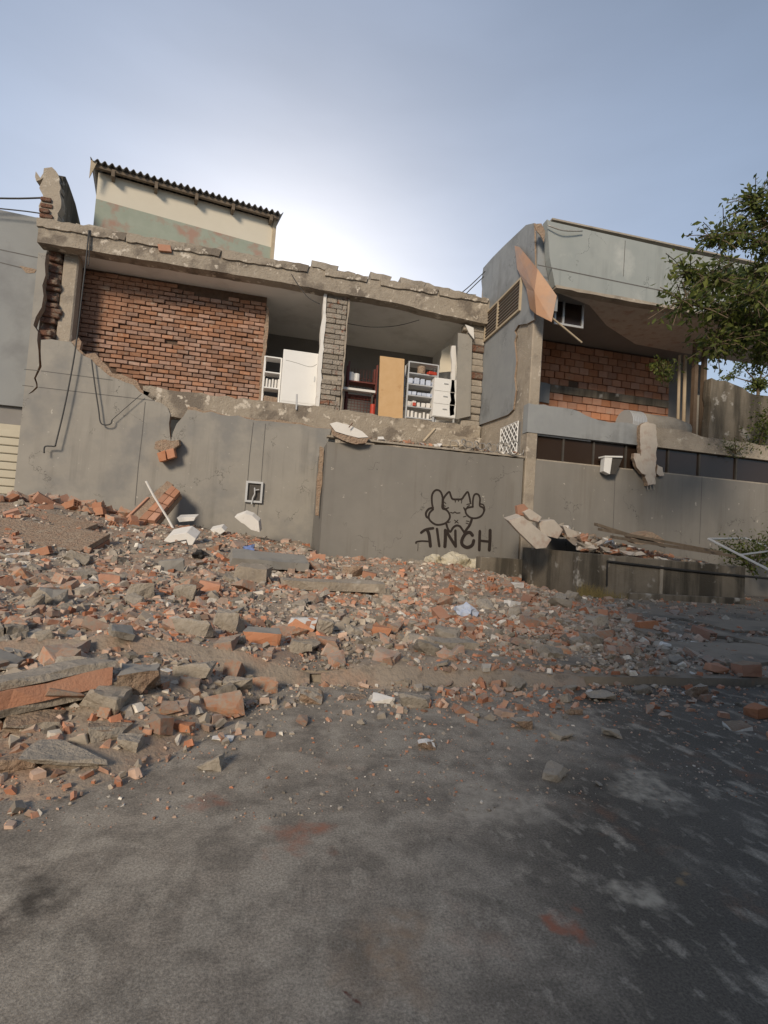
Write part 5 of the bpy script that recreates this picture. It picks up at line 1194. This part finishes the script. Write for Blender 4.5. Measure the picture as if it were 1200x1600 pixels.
def stuff(name, label, count, smin, smax, seed, extra=0):
    r = random.Random(seed); AV = np.zeros((count * NVT, 3)); AC = np.ones((count * NVT, 4))
    for i in range(count):
        x, y, z = sample(r, extra)
        s = smin + (smax - smin) * r.random() ** 3
        fld = nz(x * .8, y * .8, 3) + .5 * nz(x * 2.1, y * 2.1, 6)
        s *= (.45 + .55 * sstep(2.5, 8, y)) * (.85 + .5 * fld)
        e = np.array(Euler((r.gauss(0, .35), r.gauss(0, .35), r.uniform(0, 6.28))).to_matrix())
        AV[i * NVT:i * NVT + NVT] = (tm[r.randrange(16)] * s) @ e.T + (x, y, z + s * .08)
        f2_ = nz(x * .7 + 9, y * .7, 1) + r.gauss(0, .28)
        c = np.array(r.choice(palb if f2_ > .05 else palg)) * r.uniform(.6, 1.3); AC[i * NVT:i * NVT + NVT, :3] = c
    me = bpy.data.meshes.new(name); nf = count * NFT
    F = (tri[None] + (np.arange(count) * NVT)[:, None, None]).reshape(-1, 3)
    me.vertices.add(count * NVT); me.vertices.foreach_set('co', AV.ravel())
    me.loops.add(nf * 3); me.loops.foreach_set('vertex_index', F.ravel().astype(np.int32))
    me.polygons.add(nf); me.polygons.foreach_set('loop_start', np.arange(0, nf * 3, 3, dtype=np.int32)); me.polygons.foreach_set('loop_total', np.full(nf, 3, dtype=np.int32))
    ca = me.color_attributes.new('col', 'FLOAT_COLOR', 'POINT'); ca.data.foreach_set('color', AC.ravel())
    me.update(calc_edges=True); me.validate()
    me.polygons.foreach_set('use_smooth', [False] * len(me.polygons))
    me.materials.append(M['frag_attr'])
    tag(link(name, me), label, kind='stuff')
M['frag_attr'] = mat('mixed_fragments', (0, 0, 0), None, 14, .95, .15, 80, attr='col', dust=.75)
stuff('rubble', 'loose broken brick, mortar and concrete covering the pavement', 18000, .04, .24, 21)
stuff('gravel', 'small crumbs of brick and mortar strewn over road and pavement', 34000, .012, .065, 22, .13)

# bricks fallen at the foot of the long wall, left of the leaning fragment
wr_ = random.Random(41)
for i in range(46):
    x = wr_.uniform(-7.3, -3.4); y = wr_.uniform(14.6, 16.7); whole = wr_.random() < .45
    me = wr_.choice(V['hollow']) if whole and wr_.random() < .5 else wr_.choice(V['brick'])
    hol = me.name.startswith('hollow'); sc2 = wr_.uniform(1.2, 1.7) if hol else wr_.uniform(.3, .55)
    o = link('hollow_brick' if hol else 'brick_fragment', me, None, (x, y, ground(x, y) + (.0 if hol else sc2 * .15)))
    o.scale = (sc2,) * 3; o.rotation_euler = (wr_.uniform(-.5, .5), wr_.uniform(-.5, .5), wr_.uniform(0, 6))
    tag(o, ('hollow' if hol else 'solid') + ' brick piled against the long grey wall left of the leaning fragment', 'brick', 'bricks piled at the foot of the long wall')
# a few odd bits of litter
for i, (x, y, m, lab) in enumerate([(390, 857, 'bluebag', 'crumpled blue plastic bag on the heap below the meter box'), (727, 957, 'blue', 'pale blue scrap in the middle rubble'), (312, 866, 'black', 'dark rag on the heap beside the large white plasterboard')]):
    d = ray(x, y + 5); t = 2
    while True:
        q = CAM + d * t
        if q.z < ground(q.x, q.y) + .03 or t > 30: break
        t += .02
    bm = bmesh.new(); bmesh.ops.create_icosphere(bm, subdivisions=2, radius=.14)
    for v in bm.verts: v.co *= 1 + .9 * nz(v.co.x * 12 + i, v.co.y * 12, v.co.z * 12); v.co.z *= .7
    me = bpy.data.meshes.new('litter'); bm.to_mesh(me); bm.free(); me.materials.append(M[m])
    o = link('plastic_scrap', me, None, q + Vector((0, 0, .06))); tag(o, lab, 'litter')

# ------------------------------------------------------------------ unseen building added behind the viewer to cast shade
op = thing('unseen_shade_building', 'plain unseen building added behind the viewer to shade the right of the road', 'building', (9, -10, 0))
MB().box(-4.25, 26, -16, -6.1, 0, 10.2).build('wall', M['cream'], op)
MB().box(-4.35, 26.1, -16.1, -6.0, 10.21, 10.45).build('parapet', M['concrete'], op)
for i in range(8):
    for z in (1.2, 5.4):
        x = -3.0 + i * 3.4
        ow = MB().box(x, x + 1.5, -6.09, -6.06, z, z + 1.8).build('window', M['glass'], op)
        MB().box(x - .1, x + 1.6, -6.09, -5.98, z - .14, z - .02).build('sill', M['concrete'], ow)
# ------------------------------------------------------------------ cables
def cable(pts, lab, r=.012, name='cable', m='wire', k=4):
    o = MB().tube(catmull(pts, k), r, 5).build(name, M[m], smooth=True); return tag(o, lab, 'cable')
cable(px([(139, 360), (134, 410), (127, 470), (120, 530), (112, 580), (100, 640), (88, 690), (86, 697)], 16.8) + px([(79, 697), (70, 698), (69, 708)], 16.8), 'long dark cable with a hooked end hanging down the grey wall at left', .022)
cable(px([(141, 360), (139, 400), (138, 415)], 16.82), 'short cable hanging at the left end of the roof beam', .016)
cable(px([(143, 562), (148, 600), (154, 640), (157, 660), (165, 664), (173, 662), (175, 656)], 16.85), 'looped dark cable hanging below the torn plaster edge', .02)
cable(px([(175, 656), (200, 634), (221, 616)], 16.86), 'thin cable rising from the loop to the broken wall edge', .011)
cable([P(-30, 309, 17.2), P(30, 310, 17.2), P(88, 308, 17.1)], 'overhead cable reaching the wall stub from the left', .028)
cable([P(-30, 323, 17.3), P(40, 330, 17.3), P(84, 337, 17.2)], 'lower overhead cable reaching the wall stub from the left', .02)
cable([P(700, 478, 17.3), P(715, 463, 17.2), P(735, 446, 16.6), P(758, 424, 16.6)], 'left of two cables running up to the right wing wall', .018)
cable([P(718, 470, 17.3), P(735, 452, 17.0), P(756, 432, 16.6)], 'right of two cables running up to the right wing wall', .018)
cable(px([(455, 428), (468, 448), (482, 465), (500, 475)], 16.83), 'thin cable sagging across the roof beam left of the pier', .012)
cable(px([(540, 505), (580, 511), (620, 509), (655, 500)], 18.0), 'thin cable sagging under the ceiling of the right room', .012)
cable([P(856, 352, 13.2), P(880, 360, 13.15), P(910, 361, 13.2)], 'pale loose cable on the wing fascia top', .02, m='galv')

# ------------------------------------------------------------------ vegetation on the right
def leaves(name, parent, pts, size, seed, m='leaf', droop=.3, center=None):
    r = np.random.default_rng(seed); n = len(pts); pts = np.array(pts)
    d = r.normal(size=(n, 3)); d /= np.linalg.norm(d, axis=1)[:, None]; d[:, 2] -= droop; d /= np.linalg.norm(d, axis=1)[:, None]
    s = np.cross(d, r.normal(size=(n, 3))); s /= np.linalg.norm(s, axis=1)[:, None]
    sz = size * r.uniform(.45, 1.5, n)[:, None]
    nn = np.cross(d, s)
    A = pts; B = pts + d * sz * .5 + s * sz * .22 + nn * sz * .05; Cc = pts + d * sz; D = pts + d * sz * .5 - s * sz * .22 + nn * sz * .05
    AV = np.stack([A, B, Cc, D], 1).reshape(-1, 3)
    org = np.array(WO[parent]) if parent is not None else np.zeros(3)
    me = bpy.data.meshes.new(name); me.from_pydata((AV - org).tolist(), [], [(4 * i, 4 * i + 1, 4 * i + 2, 4 * i + 3) for i in range(n)])
    at = me.attributes.new('tint', 'FLOAT', 'POINT'); tint = np.repeat(np.clip(r.normal(.45, .25, n), 0, 1), 4); at.data.foreach_set('value', tint)
    me.materials.append(M[m]); return link(name, me, parent)
def tree(label, basep, trunk, limbs, twig, seed, leafsize, perclump, name='street_tree'):
    t = thing(name, label, 'tree', basep); r = random.Random(seed)
    MB().tube(catmull(trunk, 4), .16, 8, r2=.08).build('trunk', M['bark'], t, smooth=True)
    pts = []; tw = MB()
    for L_ in limbs:
        c = catmull(L_, 5); MB().tube(c, .06, 6, r2=.015).build('limb', M['bark'], t, smooth=True)
        for i in range(len(c) // 4, len(c)):
            for k in range(twig):
                d = Vector((r.gauss(0, 1), r.gauss(0, 1), r.gauss(0, .8))).normalized() * r.uniform(.15, .62)
                tw.tube([c[i], c[i] + d * .6 + Vector((0, 0, .03)), c[i] + d * 1.1], .009, 3, caps=False)
                for q in range(perclump):
                    u = r.random() ** .6; pts.append(tuple(c[i] + d * u * 1.08 + Vector((r.gauss(0, .07), r.gauss(0, .07), r.gauss(0, .07)))))
    tw.build('twigs', M['bark'], t); leaves('crown', t, pts, leafsize, seed); return t
bp = P(1290, 900, 9.0); bp.z = base(0, 9)
tp_ = P(1265, 520, 9.0)
limbs = [[tp_, P(1200, 470, 8.8), P(1130, 440, 8.6), P(1070, 425, 8.5)], [tp_, P(1190, 500, 8.6), P(1130, 490, 8.2), P(1065, 470, 8.0)], [tp_, P(1220, 420, 9.0), P(1170, 370, 9.0), P(1110, 372, 9.0)],
         [tp_, P(1240, 400, 9.2), P(1190, 340, 9.2), P(1180, 310, 9.2)], [tp_, P(1210, 520, 8.4), P(1150, 525, 8.3), P(1115, 540, 8.2)], [tp_, P(1290, 420, 9.2), P(1280, 350, 9.2)], [tp_, P(1210, 450, 9.6), P(1150, 430, 9.8), P(1100, 455, 9.9)], [tp_, P(1230, 530, 8.8), P(1190, 560, 8.8)], [tp_, P(1230, 480, 8.0), P(1170, 460, 7.6)]]
tree('leafy street tree reaching into the frame from the right', bp, [bp, bp + Vector((.1, 0, 1.8)), tp_ + Vector((.1, 0, -1)), tp_], limbs, 11, 6, .13, 9)
def shrub(label, c, rx, rz_, n, size, seed, name='shrub', sparse=1.0):
    t = thing(name, label, 'shrub', c); r = random.Random(seed); pts = []
    for i in range(9):
        a = r.uniform(0, 6.28); tip = Vector(c) + Vector((math.cos(a) * rx * r.uniform(.3, .9), math.sin(a) * rx * .6, rz_ * r.uniform(.5, 1)))
        MB().tube(catmull([Vector(c), (Vector(c) + tip) / 2 + Vector((0, 0, .1)), tip], 3), .012, 4).build('stem', M['bark'], t)
        for k in range(n // 9):
            u = r.random() ** .6; q = Vector(c) * (1 - u) + tip * u; pts.append((q.x + r.gauss(0, rx * .22), q.y + r.gauss(0, rx * .2), q.z + r.gauss(0, rz_ * .12)))
    leaves('crown', t, pts, size, seed, droop=.0)
c = P(1175, 880, 11.6); shrub('green shrub behind the white tube frame at right', (c.x, c.y, .9), .9, 1.0, 1100, .09, 4)
c = P(1215, 840, 12.6); shrub('taller dark shrub against the wing wall at the right edge', (c.x, c.y, .9), .8, 1.6, 1100, .09, 5)
c = P(1185, 700, 13.9); shrub('trailing green plant on the terrace wall at right', (c.x, c.y, 5.0), 1.1, 1.6, 1300, .10, 6)
c = P(1150, 700, 13.45); shrub('dry plant hanging over the concrete band at right', (c.x, c.y, 4.55), .9, .5, 700, .07, 7)
c = P(1042, 585, 13.3); shrub('small green branch in front of the smashed bay', (c.x, c.y, c.z - .2), .45, .7, 420, .11, 8, 'branch')
bt_ = P(1185, 600, 24); b0 = Vector((bt_.x, 24, .4))
tree('background tree seen through the gap right of the smashed bay', b0, [b0, b0 + Vector((0, 0, 4)), Vector((bt_.x, 24, bt_.z))], [[Vector((bt_.x, 24, bt_.z)), Vector((bt_.x + dx, 24 + dy, bt_.z + dz))] for dx, dy, dz in ((-1.2, 0, .9), (1.4, .3, 1.2), (.2, -.4, 2), (-1.8, .2, .3), (1.9, 0, .4), (-.6, .3, -.4))], 9, 5, .18, 14)
# dry weeds at the planter foot
wd = MB(); r = random.Random(8)
for i in range(420):
    x = PXa + abs(r.gauss(0, .55)); y = PY - .04 - r.random() * .16; h = r.uniform(.08, .34) * (1.2 - min(1, (x - PXa) / 1.8)); a = Vector((x, y, ground(x, y)))
    b2 = a + Vector((r.gauss(0, .08), r.gauss(0, .05), h)); wd.add([a + Vector((-.006, 0, 0)), a + Vector((.006, 0, 0)), b2], [(0, 1, 2)])
o = wd.build('weeds', M['drygrass']); tag(o, 'dry yellow weeds at the foot of the planter corner', kind='stuff')
